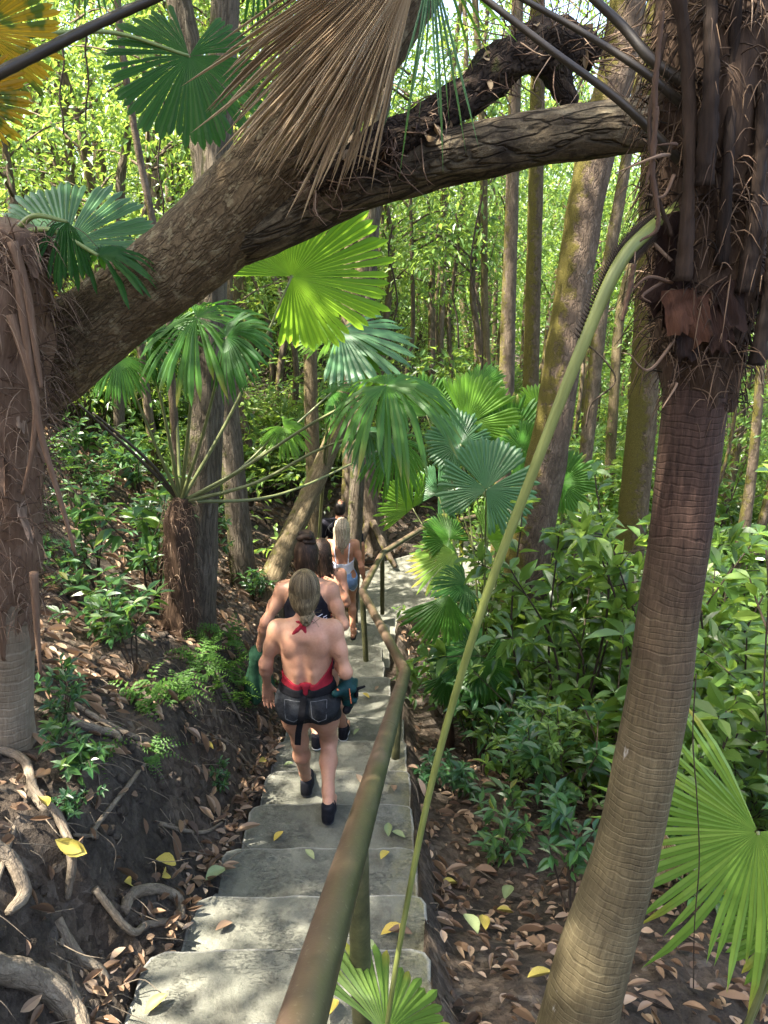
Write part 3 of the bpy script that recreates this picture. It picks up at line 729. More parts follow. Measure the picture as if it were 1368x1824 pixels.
class Person:
    """standing adult seen from behind, facing +Y; all in its own metres, ground of the standing tread at z=0"""
    def __init__(s,H=1.66,lf=(-.085,.30,-.19),rf=(.095,-.05,0.0),hipz=.86,hip_y=.07,lean=.05,shw=.172,build=1.0,head_turn=0,la=None,ra=None,rheel=.0,lknee=None,rknee=None,hipx=0.0,h=.006,head=True,male=False,bust=True,shz=0.0):
        k=H/1.66; s.h=h; s.k=k
        hx=hipx; hp=np.array((hx,hip_y,hipz*k)); s.hp=hp
        up=norm(np.array((0,lean,1.)))
        ch=hp+up*.31*k; s.ch=ch; nk=hp+up*.515*k; s.nk=nk; hd=hp+up*.645*k+np.array((0,.035,0)); s.hd=hd
        X=np.array((1.,0,0)); F=np.array((0,1.,0))
        b=build
        P_=[]
        # pelvis and buttocks
        P_+= [ell(hp+up*.02,(.160*b*k,.105*b*k,.125*k),.05)]
        for sx in (-1,1): P_+=[ell(hp+X*sx*.078*k*b+F*-.050-up*.035*k,(.084*b*k,.086*b*k,.095*k),.035)]
        # waist, ribs, shoulders
        P_+= [ell(hp+up*.165*k,(.126*b*k,.090*b*k,.13*k),.08), ell(ch+F*.0,(.147*b*k,.102*b*k,.165*k),.08), ell(ch+up*.10*k+F*-.012,(.152*b*k,.085*b*k,.085*k),.06)]
        if bust:
            for sx in (-1,1): P_+=[ell(ch+X*sx*.068*k+F*.085+up*-.0,(.06*k,.06*k,.06*k),.04)]
        sh=[ch+up*(.135+shz)*k+X*sx*shw*k for sx in (-1,1)]; s.sh=sh
        for sx,q in zip((-1,1),sh):
            P_+=[seg_(nk-up*.055*k+X*sx*.035*k+F*-.008,q+up*.006-X*sx*.03*k,.042*k,.042*k,.05)]      # trapezius / clavicle
            P_+=[ell(ch+up*.06*k+X*sx*.082*k+F*-.070,(.050*k,.031*k,.075*k),.022)]                 # shoulder blade
            P_+=[seg_(ch-up*.12*k+X*sx*.038*k+F*-.078*b,ch-up*.24*k+X*sx*.036*k+F*-.076*b,.026*k,.028*k,.04)]  # back muscles beside the spine
        P_+=[cut(seg_(ch+up*.06*k+F*(-.128),hp+up*.09*k+F*(-.110*b),.024*k,.024*k,.04))]                # spine groove
        P_+=[seg_(nk-up*.08*k+F*-.005,nk+up*.06*k+F*.015,(.054 if not male else .062)*k,(.05 if not male else .058)*k,.03)]
        # head
        if head:
            P_+=[ell(hd+up*.028,(.074,.092,.098),.02),ell(hd+F*.028-up*.055,(.056,.062,.065),.03),ell(hd+F*-.02+up*.02,(.074,.082,.085),.03)]
            P_+=[seg_(hd+F*.098+up*.012,hd+F*.112-up*.018,.009,.013,.014)]           # nose
            P_+=[seg_(hd+F*.088-up*.05-X*.016,hd+F*.088-up*.05+X*.016,.010,.010,.012)]  # mouth
            for sx in (-1,1):
                P_+=[ell(hd+X*sx*.078+F*-.002-up*.004,(.010,.022,.031),.008)]
                P_+=[cut(ell(hd+X*sx*.031+F*.098+up*.016,(.016,.014,.010),.008))]
        # legs
        s.feet=[]
        for sx,ft,kn in ((-1,T_(lf),lknee),(1,T_(rf),rknee)):
            hip=hp+X*sx*.085*k*b-up*.035*k
            hl = rheel if sx>0 else 0
            an=ft+np.array((0,0,.085+hl)); s.feet.append((an,hl))
            if kn is None:
                d=an-hip; L=np.linalg.norm(d); tl=.415*k; sl_=.40*k
                a=np.clip((tl*tl+L*L-sl_*sl_)/(2*tl*L),-1,1); off=tl*math.sqrt(max(0,1-a*a))
                kn=hip+norm(d)*tl*a+norm(F-norm(d)*(F@norm(d)))*off
            kn=T_(kn)
            P_+=[seg_(hip,hip+(kn-hip)*.45,.092*b*k,.075*b*k,.05),seg_(hip+(kn-hip)*.4,kn,.077*b*k,.048*b*k,.05)]
            m=kn+(an-kn)*.30
            P_+=[seg_(kn,m+F*-.018,.046*b*k,.051*b*k,.04),seg_(m+F*-.018,kn+(an-kn)*.78+F*-.004,.051*b*k,.033*b*k,.03),seg_(kn+(an-kn)*.75,an,.034*b*k,.033*k,.025)]
            P_+=[ell(kn+F*.025,(.036*k,.03*k,.045*k),.03)]
            P_+=foot(an,np.array((sx*.12,1,0))/math.hypot(1,.12),k,0.0 if hl==0 else .35)
        s.body_prims=list(P_)
        # arms (elbow, wrist, hand direction, palm normal)
        s.arms=[]
        for sx,q,a in ((-1,sh[0],la),(1,sh[1],ra)):
            el,wr,hd_,pn,curl=a[:5]; el=T_(el)*1.0; wr=T_(wr)
            A=[ell(q-up*.014,(.038*b*k,.040*b*k,.052*k),.06),seg_(q,q+(el-q)*.5,.036*b*k,.0365*b*k,.05),seg_(q+(el-q)*.45,el,.0365*b*k,.0315*b*k,.04),seg_(el,el+(wr-el)*.3,.0318*b*k,.0325*b*k,.045),seg_(el+(wr-el)*.3,wr,.0325*b*k,.0225*k,.035)]
            # thumb side: forward for hanging arms
            A+=hand(wr,hd_,pn,sx*a[5] if len(a)>5 else sx,curl,k*.97)
            s.arms.append(A); P_+=A
        s.prims=P_
        s.F=Field(P_,h)
        s.up=up
    def cloth(s,prims,off,region,h=None):
        """skin offset outwards, kept where region(X,Y,Z)<0"""
        fl=Field(prims,h or s.h,.06)
        X,Y,Z=fl.grid(); return fl,np.maximum(fl.f-off,region(X,Y,Z))

def place_person(label,px_foot,rotz=0.0,scale=1.0):
    o=thing('person',label,'person',px_foot); o.rotation_euler=(0,0,rotz); return o
def smooth_region(*a): 
    r=a[0]
    for b in a[1:]: r=np.maximum(r,b)
    return r
def ring_strip(name,pts,width,thick,mat,parent,nrm=None):
    """flat strap along pts; nrm = rows of outward normals"""
    pts=np.asarray(pts,float); t=norm(np.gradient(pts,axis=0)); nrm=np.asarray(nrm,float); nrm=norm(nrm-t*(nrm*t).sum(1)[:,None]); b=np.cross(t,nrm)
    V=np.concatenate([pts+b*width/2,pts+b*width/2+nrm*thick,pts-b*width/2+nrm*thick,pts-b*width/2]); n=len(pts)
    F=[]
    for c in range(4):
        d=(c+1)%4
        for i in range(n-1): F.append((c*n+i,c*n+i+1,d*n+i+1,d*n+i))
    F+= [(0,n,2*n,3*n),(n-1,4*n-1,3*n-1,2*n-1)]
    return obj(name,mesh(name,V,np.array(F),mat,rnd=np.full(len(V),.5),tc=V,smooth=False),parent)
def hair_strands(g,starts,ends,mids,r,rng,seg=5):
    for a,b,m in zip(starts,ends,mids):
        V,F,t=tube([a,m,b],[r*.6,r,r*.35],seg,n=9); g.add(V,F,rnd=rng.random(),tc=t+np.array((rng.random()*5,rng.random()*5,0)))
def shoe(parent,an,hl,k,mat,sole,heading=(0,1,0),off=.006,top=.035):
    d=T_(heading); f0=foot(an,d,k,0.0 if hl==0 else .35)
    f0=f0+[ell(an+np.array((0,-.038,.0)),(.028,.022,.045),.03)]
    fl=Field(f0,.005); X,Y,Z=fl.grid(); me=net_mesh('shoe',fl,np.maximum(fl.f-off,(Z-(an[2]+top))),mat)
    o=obj('shoe',me,parent)
    so_=np.maximum(np.maximum(fl.f-off-.005,Z-(an[2]-.062-(Y-an[1])*(.0 if hl==0 else .34))),-(Z-(an[2]-.10-(.0 if hl==0 else .1)))); obj('sole',net_mesh('sole',fl,so_,sole),o)
    return o
def headcap(hd,extra=(),back=0.0):
    up=np.array((0,0,1.)); F=np.array((0,1.,0))
    return [ell(hd+up*.036+F*-.010,(.083,.096,.100),.02),ell(hd+F*-.036-up*.02,(.078,.07,.085),.03)]+list(extra)
def hair_tc(zt,zb,cx,pinch=.3):
    def f(V):
        w=pinch+(1-pinch)*np.clip((V[:,2]-zb)/(zt-zb),0,1)
        return np.column_stack([(V[:,0]-cx)/w,V[:,1]*.7,V[:,2]])
    return f
def face_off(fl,hd,y0=.03,z1=.10):
    X,Y,Z=fl.grid()   # keep hair off the face: in front of y0 only above the brow
    return np.minimum(np.maximum(Y-(hd[1]+y0),-(Z-(hd[2]+.055))),9)

# ---- woman in the red halter top
k1=.93
w1=place_person('woman in red backless halter top and dark denim shorts stepping down the concrete steps',(-.412,3.5,-3.06)); w1.scale=(k1,)*3
p=Person(hipz=.745,hip_y=.10,lf=(-.068,.42,-.204),rf=(.112,-.06,0),lean=.02,shw=.164,build=1.0,shz=-.012,
  la=((-.235,.11,.955),(-.252,.20,.752),(.03,.12,-1),(.25,-1,0),.22,1),ra=((.226,.03,.945),(.15,.27,.93),(-.5,.85,0),(0,0,-1),.5,1),h=.0055)
obj('body',net_mesh('body',p.F,p.F.f,MAT['skin']),w1)
hz=p.hp[2]
fl,f=p.cloth(p.body_prims,.011,lambda X,Y,Z:smooth_region(Z-(hz+.105+0*X),(hz-.155-.05*np.clip((np.abs(X)-.06)/.06,0,1)*0+.35*np.clip(.07-np.abs(X),0,1)*0)-Z-0.02*np.cos(X*30)))
shorts=obj('shorts',net_mesh('shorts',fl,f,MAT['denim_dark']),w1)
# a second pass: pockets and seams sit proud of the cloth
def on_back(prims,xs,zs,off,y0=-.5):
    """points on the back of the volume at (x,z)"""
    o=[]
    fl=Field(prims,.006,.04)
    for x,z in zip(xs,zs):
        i=int(round((x-fl.lo[0])/fl.h)); k=int(round((z-fl.lo[2])/fl.h)); col=fl.f[i,:,k]
        w=np.where(col<off)[0]
        if len(w): 
            j=w[0]; t=(col[j-1]-off)/(col[j-1]-col[j]+1e-9) if j>0 else 0
            o.append((x,fl.ax[1][j]-fl.h*(1-t),z))
        else: o.append((x,o[-1][1] if o else -.1,z))
    o=np.array(o)
    if len(o)>4:
        for _ in range(2): o[1:-1,1]=.25*o[:-2,1]+.5*o[1:-1,1]+.25*o[2:,1]
    return o
def stitch(parent,prims,pts,off,name,mat,r=.0028):
    pts=np.array(pts,float); q=spline(pts,max(10,len(pts)*5)) if len(pts)>2 else pts[0]+(pts[1]-pts[0])*np.linspace(0,1,12)[:,None]
    w=on_back(prims,q[:,0],q[:,1],off); g=G(); V,F,t=tube(w,r,5,n=len(w)); g.add(V,F,tc=t); return obj(name,g.build(name,[mat]),parent)
def poly(pts,step=.02):
    pts=np.array(pts,float); o=[]
    for a,b in zip(pts[:-1],pts[1:]):
        m=max(2,int(np.linalg.norm(b-a)/step))
        o+=[a+(b-a)*t/m for t in range(m)]
    o.append(pts[-1]); return np.array(o)
for sx in (-1,1):
    q=poly([(sx*.028,hz+.045),(sx*.035,hz-.055),(sx*.07,hz-.08),(sx*.115,hz-.06),(sx*.12,hz+.05),(sx*.028,hz+.045)])
    w=on_back(p.body_prims,q[:,0],q[:,1],.0115); g=G(); V,F,t=tube(w,.0022,5,n=len(w)); g.add(V,F,tc=t); obj('pocket_seam',g.build('pocket_seam',[MAT['stitch']]),shorts)
q=poly([(0,hz+.07),(0,hz-.10)]); w=on_back(p.body_prims,q[:,0],q[:,1],.011); g=G(); V,F,t=tube(w,.0028,5,n=len(w)); g.add(V,F,tc=t); obj('seam',g.build('seam',[MAT['strap']]),shorts)
def halter(X,Y,Z):
    fr=np.clip((Y-(p.ch[1]+.025))/.05,0,1)
    top=hz+.138+1.8*X*X+.06*np.clip((X-.05)/.1,0,1)**1.5+fr*(.26-.9*np.maximum(0,np.abs(X)-.02))
    return smooth_region(Z-top,(hz+.092)-Z)
fl,f=p.cloth(p.body_prims,.0085,halter)
top=obj('halter_top',net_mesh('halter_top',fl,f,MAT['red']),w1)
wb=on_back(p.body_prims,[0,0],[hz+.135,hz+.11],.012)
kn=wb[0]; fl=Field([ell(kn+np.array((0,-.006,-.005)),(.021,.016,.026),.01),ell(kn+np.array((0,-.008,-.045)),(.019,.010,.03),.012),seg_(kn+np.array((-.015,-.002,0)),kn+np.array((-.06,.01,.008)),.012,.008,.012),seg_(kn+np.array((.015,-.002,0)),kn+np.array((.06,.01,.008)),.012,.008,.012)],.004,.03)
obj('knot',net_mesh('knot',fl,fl.f,MAT['red']),top)
# belt with a hanging end
fl,f=p.cloth(p.body_prims,.0155,lambda X,Y,Z:smooth_region(Z-(hz+.112-.03*(X>9)),(hz+.068)-Z))
belt=obj('belt',net_mesh('belt',fl,f,MAT['strap']),w1)
bb=on_back(p.body_prims,np.full(9,-.008)-np.linspace(0,.03,9),np.linspace(hz+.075,hz-.11,9),.018)
pts=np.vstack([bb,[bb[-1]+(-.012,.004,-.06),bb[-1]+(-.02,.012,-.15)]]); 
for i in range(1,len(pts)): pts[i,1]=min(pts[i,1],pts[i-1,1]+.012)
ring_strip('strap_end',pts,.036,.004,MAT['strap'],belt,np.tile((0,-1.,0),(len(pts),1)))
# hip bag hanging at her side
bc=np.array((.225,.12,hz+.03))
fl=Field([ell(bc+(0,.0,.02),(.048,.085,.07),.03),ell(bc+(.01,.02,-.06),(.045,.075,.065),.03),seg_(bc+(.04,-.05,.03),bc+(.045,.06,.02),.02,.02,.02),seg_(bc+(.045,-.04,-.05),bc+(.05,.05,-.06),.018,.018,.02),seg_(bc+(-.06,-.12,.05),bc+(-.02,-.06,.04),.022,.035,.03)],.006,.03)
bag=obj('hip_bag',net_mesh('hip_bag',fl,fl.f,MAT['teal']),w1)
fl=Field([seg_(bc+(-.0,-.06,-.10),bc+(.03,.05,-.11),.024,.022,.02),ell(bc+(.058,-.02,-.01),(.012,.03,.03),.01),seg_(bc+(.05,-.03,.02),bc+(.105,-.02,.035),.010,.008,.01)],.005,.03); obj('bag_trim',net_mesh('bag_trim',fl,fl.f,MAT['strap']),bag)
fl=Field([seg_(bc+(-.045,-.115,.075),bc+(-.035,-.10,.045),.007,.007,.01),seg_(bc+(.02,-.085,.06),bc+(.03,-.095,-.03),.004,.004,.01)],.003,.02); obj('bag_cord',net_mesh('bag_cord',fl,fl.f,MAT['orange']),bag)
# hair: smooth crown gathered into a low bun
hd=p.hd; nb=hd+np.array((.012,-.105,-.115))
capp=headcap(hd,[seg_(hd+np.array((.0,-.075,-.05)),nb+np.array((0,.02,.01)),.05,.026,.03)])
fl=Field(capp,.0055); X,Y,Z=fl.grid(); d=hd
f=np.maximum(fl.f-.004,np.minimum(Y-(d[1]+.03),-(Z-(d[2]+.075))))
hair=obj('hair',net_mesh('hair',fl,f,MAT['hair_blond'],hair_tc(hd[2]+.12,nb[2]-.01,.006,.28)),w1)
fl=Field([ell(nb,(.036,.03,.032),.01),ell(nb+(.03,.01,.02),(.02,.02,.018),.015),ell(nb+(.004,-.018,-.012),(.024,.02,.022),.01),cut(ell(nb+(.005,-.036,-.01),(.008,.012,.008),.01))],.004,.02)
obj('bun',net_mesh('bun',fl,fl.f,MAT['hair_blond'],lambda V:np.column_stack([np.arctan2(V[:,2]-nb[2],V[:,0]-nb[0])*.02,np.hypot(V[:,2]-nb[2],V[:,0]-nb[0])*2.2,V[:,1]])),hair)
rg=np.random.default_rng(3); g=G()
def ell_pt(th,ph,c=hd+np.array((0,-.012,.036)),r=(.0885,.102,.106)): return c+np.array((math.sin(th)*math.sin(ph)*r[0],-math.sin(th)*math.cos(ph)*r[1],math.cos(th)*r[2]))
for i in range(110):
    ph=rg.uniform(-1.35,1.35); s0=rg.uniform(.12,.7); rows=[]
    for t in np.linspace(0,1,7):
        th=s0+(1.72-s0)*t; rows.append(ell_pt(th,ph*(1-.25*t)))
    e=nb+np.array((ph*.018,-.005,.03)); rows=rows[:6]+[.45*rows[6]+.55*e,e]
    V,F,t=tube(rows,[.0012]+[.0024]*6+[.0018],5,n=16); g.add(V,F,rnd=rg.random(),tc=t*np.array((1,1,.2))+np.array((rg.random()*9,0,0)))
for i in range(14):
    a=nb+rg.normal(0,.018,3)+np.array((.02,0,.01)); b=a+np.array((rg.uniform(0,.06),rg.uniform(-.02,.01),rg.uniform(-.06,.04))); V,F,t=tube([a,(a+b)/2+rg.normal(0,.012,3),b],.0012,4,n=7); g.add(V,F,rnd=rg.random(),tc=t+np.array((rg.random()*9,0,0)))
obj('loose_strands',g.build('loose_strands',[MAT['hair_blond']]),hair)
# neck band and tie
nk=p.nk; g=G(); a=np.linspace(0,2*np.pi,28)
ringp=np.stack([nk[0]+.064*np.sin(a),nk[1]+.008+-.060*np.cos(a),nk[2]-.012-.045*(1-np.cos(a))*.5*1.2],-1)
V,F,t=tube(ringp,.013,8,n=28,cap=False); g.add(V,F,tc=t)
tie=obj('neck_band',g.build('neck_band',[MAT['red']]),w1)
tb=np.array((nk[0]-.006,nk[1]-.068,nk[2]-.02))
fl=Field([ell(tb,(.018,.013,.016),.008),seg_(tb,tb+(-.055,-.012,-.05),.013,.010,.008),seg_(tb+(-.03,-.008,-.028),tb+(-.062,-.014,-.06),.014,.007,.008),seg_(tb,tb+(.028,-.022,-.07),.014,.010,.008)],.0035,.02)
obj('tie_tails',net_mesh('tie_tails',fl,fl.f,MAT['red']),tie)
for (an,hl) in p.feet: shoe(w1,an,hl,1,MAT['shoe'],MAT['sole'])

# ---- woman in the black racerback top
k2=.97
w2=place_person('woman with dark hair in a high bun and black racerback top holding green jacket',(-.525,4.60,-3.43),-.03); w2.scale=(k2,)*3
p=Person(hipz=.775,hip_y=.13,lf=(.055,-.02,0),rf=(.215,.34,-.186),lean=.02,shw=.172,build=1.10,shz=-.035,
  la=((-.285,.07,.96),(-.36,.14,.74),(-.15,.35,-.9),(.9,.3,.1),.75,1),ra=((.255,.06,.955),(.21,.27,.85),(-.2,.9,-.3),(-.9,0,-.2),.5,1),h=.007)
obj('body',net_mesh('body',p.F,p.F.f,MAT['skin']),w2); hz=p.hp[2]; cz=p.ch[2]
def racer(X,Y,Z):
    ax=np.abs(X-p.ch[0]); hw=np.interp(Z,[cz-.06,cz+.02,cz+.12,cz+.2,cz+.3],[.30,.148,.105,.088,.085])
    neck=np.sqrt((X*1.0)**2+(Y-p.nk[1])**2)-.068
    return smooth_region(ax-hw,(hz+.02)-Z,Z-(p.nk[2]-.035),-neck)
fl,f=p.cloth(p.body_prims,.009,racer); tank=obj('tank_top',net_mesh('tank_top',fl,f,MAT['black']),w2)
fl,f=p.cloth(p.body_prims,.012,lambda X,Y,Z:smooth_region(Z-(hz+.10),(hz-.19)-Z)); obj('shorts',net_mesh('shorts',fl,f,MAT['black']),w2)
def ink(pts,r=.0035,mat='white_cloth'):
    q=spline(np.array(pts,float),26); w=on_back(p.body_prims,q[:,0],q[:,1],.0105); g=G(); V,F,t=tube(w,r,5,n=26); g.add(V,F,tc=t); obj('print',g.build('print',[MAT[mat]]),tank)
z0=cz-.075
ink([(.02,z0+.03),(.045,z0+.018),(.085,z0+.024),(.115,z0+.036)],.003)
ink([(.055,z0-.05),(.045,z0-.03),(.05,z0-.005),(.062,z0-.002),(.068,z0-.03),(.058,z0-.052)])
ink([(.088,z0-.06),(.092,z0-.02),(.102,z0+.006),(.112,z0-.006),(.104,z0-.03),(.092,z0-.06)])
for zz in (0,.02,.04): ink([(.122,z0-.03+zz),(.128,z0-.029+zz),(.136,z0-.028+zz),(.142,z0-.027+zz)],.0028)
ink([(.122,z0-.03),(.122,z0-.01),(.122,z0+.005),(.122,z0+.012)],.0028)
hd=p.hd; bn=hd+np.array((.008,-.03,.158))
fl=Field(headcap(hd,[seg_(hd+(0,-.03,.08),bn,.05,.04,.03),ell(hd+(0,-.05,-.055),(.066,.05,.055),.03)]),.006); X,Y,Z=fl.grid()
f=np.maximum(fl.f-.003,np.minimum(Y-(hd[1]+.03),-(Z-(hd[2]+.075))))
hair=obj('hair',net_mesh('hair',fl,f,MAT['hair_brown'],hair_tc(hd[2]-.11,bn[2]-.02,0,.35)),w2)
fl=Field([ell(bn+(0,0,.0),(.056,.052,.05),.02),seg_(bn+(-.045,-.03,.0),bn+(.03,-.045,.02),.022,.022,.012),seg_(bn+(-.03,-.02,.03),bn+(.045,-.02,-.005),.022,.018,.01),seg_(bn+(.0,-.045,-.02),bn+(.05,-.02,-.03),.018,.02,.01),cut(ell(bn+(.004,-.055,-.002),(.012,.01,.008),.012))],.005,.02)
obj('bun',net_mesh('bun',fl,fl.f,MAT['hair_brown'],lambda V:V[:,[2,1,0]]),hair)
g=G()
for i in range(16):
    a=hd+np.array((rg.uniform(.03,.085),rg.uniform(-.08,-.02),rg.uniform(-.08,.1))); b=a+np.array((rg.uniform(.005,.05),rg.uniform(-.02,.02),rg.uniform(-.1,.01))); V,F,t=tube([a,(a+b)/2+rg.normal(0,.01,3),b],.0016,4,n=7); g.add(V,F,rnd=rg.random(),tc=t)
obj('loose_strands',g.build('loose_strands',[MAT['hair_brown']]),hair)
for (an,hl) in p.feet: shoe(w2,an,hl,1,MAT['shoe'],MAT['sole_white'])
# the jacket she carries
jb=np.array((-.525,4.60,-3.43))+k2*np.array((-.385,.17,.69))
gj=[ell(jb+(0,0,-.03),(.04,.05,.06),.03),seg_(jb+(.0,0,-.05),jb+(-.035,.01,-.34),.045,.072,.05),seg_(jb+(.03,.0,-.06),jb+(.075,.03,-.37),.04,.055,.04),seg_(jb+(-.02,-.03,-.1),jb+(-.01,-.05,-.38),.03,.034,.025),seg_(jb+(.05,-.03,-.1),jb+(.055,-.045,-.33),.022,.026,.02),cut(seg_(jb+(.02,-.09,-.12),jb+(.022,-.10,-.45),.022,.026,.02)),cut(seg_(jb+(-.06,-.08,-.15),jb+(-.055,-.09,-.45),.018,.022,.02))]
fl=Field(gj,.007,.03); X,Y,Z=fl.grid(); w_=.006*np.sin(X*70+Z*9)*np.sin(Y*40)
ja=obj('jacket',net_mesh('jacket',fl,fl.f+w_,MAT['green_cloth'],None)); 
me=ja.data; ja.location=jb; me.transform(Matrix.Translation(-Vector(jb))); tag(ja,'dark green jacket hanging from the hand of the woman in black','jacket')

# ---- woman with loose brown hair, hand at her shoulder
w3=place_person('woman with loose brown hair and hand on her shoulder, mostly hidden in the line',(-.535,6.02,-3.97)); w3.scale=(.94,)*3
p=Person(hipz=.82,hip_y=.06,lf=(-.09,.02,0),rf=(.09,.02,0),lean=.0,shw=.176,build=1.0,
  la=((-.25,.05,.99),(-.27,.12,.76),(0,.2,-1),(1,0,0),.5,1),ra=((.225,-.06,1.03),(.150,-.085,1.225),(-.9,.05,.35),(.1,1,-.3),.35,-1),h=.007)
obj('body',net_mesh('body',p.F,p.F.f,MAT['skin_tan']),w3); hz=p.hp[2]
fl,f=p.cloth(p.body_prims,.010,lambda X,Y,Z:smooth_region(Z-(p.ch[2]+.04-.12*(Y<0)*0),(hz-.02)-Z)); obj('top',net_mesh('top',fl,f,MAT['red']),w3)
fl,f=p.cloth(p.body_prims,.012,lambda X,Y,Z:smooth_region(Z-(hz+.07),(hz-.20)-Z)); obj('shorts',net_mesh('shorts',fl,f,MAT['black']),w3)
hd=p.hd
fl=Field(headcap(hd,[seg_(hd+(.0,-.05,0),hd+(.03,-.085,-.17),.075,.06,.04),seg_(hd+(.05,-.04,-.05),hd+(.085,-.07,-.19),.04,.028,.03),seg_(hd+(-.05,-.04,-.05),hd+(-.06,-.07,-.2),.045,.03,.03)]),.007); X,Y,Z=fl.grid()
f=np.maximum(fl.f-.006,np.minimum(Y-(hd[1]+.03),-(Z-(hd[2]+.075))))
hair=obj('hair',net_mesh('hair',fl,f,MAT['hair_brown']),w3); g=G()
for i in range(40):
    a=hd+np.array((rg.uniform(-.06,.1),rg.uniform(-.12,-.06),rg.uniform(-.08,.03))); b=a+np.array((rg.uniform(-.01,.06),rg.uniform(-.05,.0),rg.uniform(-.24,-.1))); V,F,t=tube([a,(a+b)/2+rg.normal(0,.016,3),b],.003,5,n=9); g.add(V,F,rnd=rg.random(),tc=t+np.array((rg.random()*9,0,0)))
obj('loose_strands',g.build('loose_strands',[MAT['hair_brown']]),hair)
g=G(); 
for A in p.arms[1][-15:]: pass
tips=[q[2] for q in p.arms[1] if q[0]=='c' and q[4]<.0065]   # finger ends
for q in tips:
    V,F,t=tube([q+np.array((0,-.009,.0)),q+np.array((-.008,-.009,.002))],[.0062,.005],6,n=3); g.add(V,F,tc=t)
if tips: obj('nails',g.build('nails',[MAT['nail']]),w3)
for (an,hl) in p.feet: shoe(w3,an,hl,1,MAT['shoe'],MAT['sole'])

# ---- blonde woman in the striped camisole
w4=place_person('blonde woman in white striped camisole and pale denim shorts near the railing bend',(-.475,8.05,-4.51)); w4.scale=(.90,)*3
p=Person(hipz=.86,hip_y=.07,lf=(-.075,.34,0.0),rf=(.125,.02,0),lean=.0,shw=.172,build=1.0,
  la=((-.235,.03,1.0),(-.265,.10,.78),(0,.25,-1),(1,0,.1),.4,1),ra=((.242,.02,1.01),(.278,.075,.79),(0,.2,-1),(-1,0,.1),.4,1),h=.007)
obj('body',net_mesh('body',p.F,p.F.f,MAT['skin_tan']),w4); hz=p.hp[2]; cy=p.ch[1]
def cami(X,Y,Z):
    fr=np.clip((Y-cy)/.06,0,1); t=hz+.205+1.6*X*X+fr*.16
    hole=np.sqrt((X-.155)**2+(Y+.02)**2*.3+(Z-(hz+.05))**2)-.062
    return smooth_region(Z-t,(hz+.03)-Z,-hole)
fl,f=p.cloth(p.body_prims,.007,cami); cm=obj('camisole',net_mesh('camisole',fl,f,MAT['striped']),w4)
for sx in (-1,1):
    xs=np.linspace(sx*.075,sx*.098,16); zs=np.linspace(hz+.20,p.ch[2]+.165,16)
    w=on_back(p.body_prims,xs,zs,.004); ring_strip('strap',w,.013,.004,MAT['white_cloth'],cm,np.tile((0,-1,.2),(16,1)))
def jsh(X,Y,Z): return smooth_region(Z-(hz+.075),(hz-.155-.03*np.cos(X*40+1))-Z,-(np.sqrt((X-.165)**2+(Z-(hz+.055))**2+.2*(Y+.02)**2)-.05))
fl,f=p.cloth(p.body_prims,.013,jsh); sh_=obj('denim_shorts',net_mesh('denim_shorts',fl,f,MAT['denim_blue']),w4)
fl,f=p.cloth(p.body_prims,.0125,lambda X,Y,Z:smooth_region(Z-(hz-.155-.03*np.cos(X*40+1)),(hz-.172-.03*np.cos(X*40+1)-.006*np.sin(X*300)*np.sin(Y*300))-Z)); obj('frayed_hem',net_mesh('frayed_hem',fl,f,MAT['frayed']),sh_)
for sx in (-1,1):
    q=poly([(sx*.03,hz+.005),(sx*.035,hz-.085),(sx*.075,hz-.105),(sx*.11,hz-.085),(sx*.115,hz+.01),(sx*.03,hz+.005)])
    w=on_back(p.body_prims,q[:,0],q[:,1],.0135); g=G(); V,F,t=tube(w,.0022,5,n=len(w)); g.add(V,F,tc=t); obj('pocket_seam',g.build('pocket_seam',[MAT['denim_blue']]),sh_)
hd=p.hd
fl=Field(headcap(hd,[seg_(hd+(0,-.06,.0),hd+(.0,-.095,-.17),.082,.066,.05),seg_(hd+(-.03,-.075,-.15),hd+(-.02,-.105,-.25),.045,.022,.04),seg_(hd+(.03,-.075,-.15),hd+(.015,-.11,-.30),.045,.018,.04),seg_(hd+(-.06,-.03,-.03),hd+(-.075,-.055,-.2),.035,.025,.03),seg_(hd+(.06,-.03,-.03),hd+(.08,-.05,-.2),.035,.025,.03)]),.006); X,Y,Z=fl.grid()
f=np.maximum(fl.f-.006+.004*np.sin(X*190+np.sin(Z*25)*.7),np.minimum(Y-(hd[1]+.03),-(Z-(hd[2]+.075))))
hair=obj('hair',net_mesh('hair',fl,f,MAT['hair_ash']),w4); g=G()
for i in range(60):
    x=rg.uniform(-.075,.08); a=hd+np.array((x,-.13+abs(x)*.5,rg.uniform(-.10,0))); b=a+np.array((-x*.5+rg.uniform(-.02,.02),rg.uniform(-.0,.012),rg.uniform(-.26,-.14))); V,F,t=tube([a,(a+b)/2+rg.normal(0,.01,3),b],.0035,5,n=9); g.add(V,F,rnd=rg.random(),tc=t+np.array((rg.random()*9,0,0)))
obj('loose_strands',g.build('loose_strands',[MAT['hair_ash']]),hair)
for (an,hl) in p.feet:
    fl=Field([seg_(an+(0,-.05,-.082),an+(.0,.15,-.082),.036,.04,.02)],.006,.03); X,Y,Z=fl.grid(); obj('sandal_sole',net_mesh('sandal_sole',fl,smooth_region(fl.f,Z-(an[2]-.072),(an[2]-.095)-Z),MAT['strap']),w4)

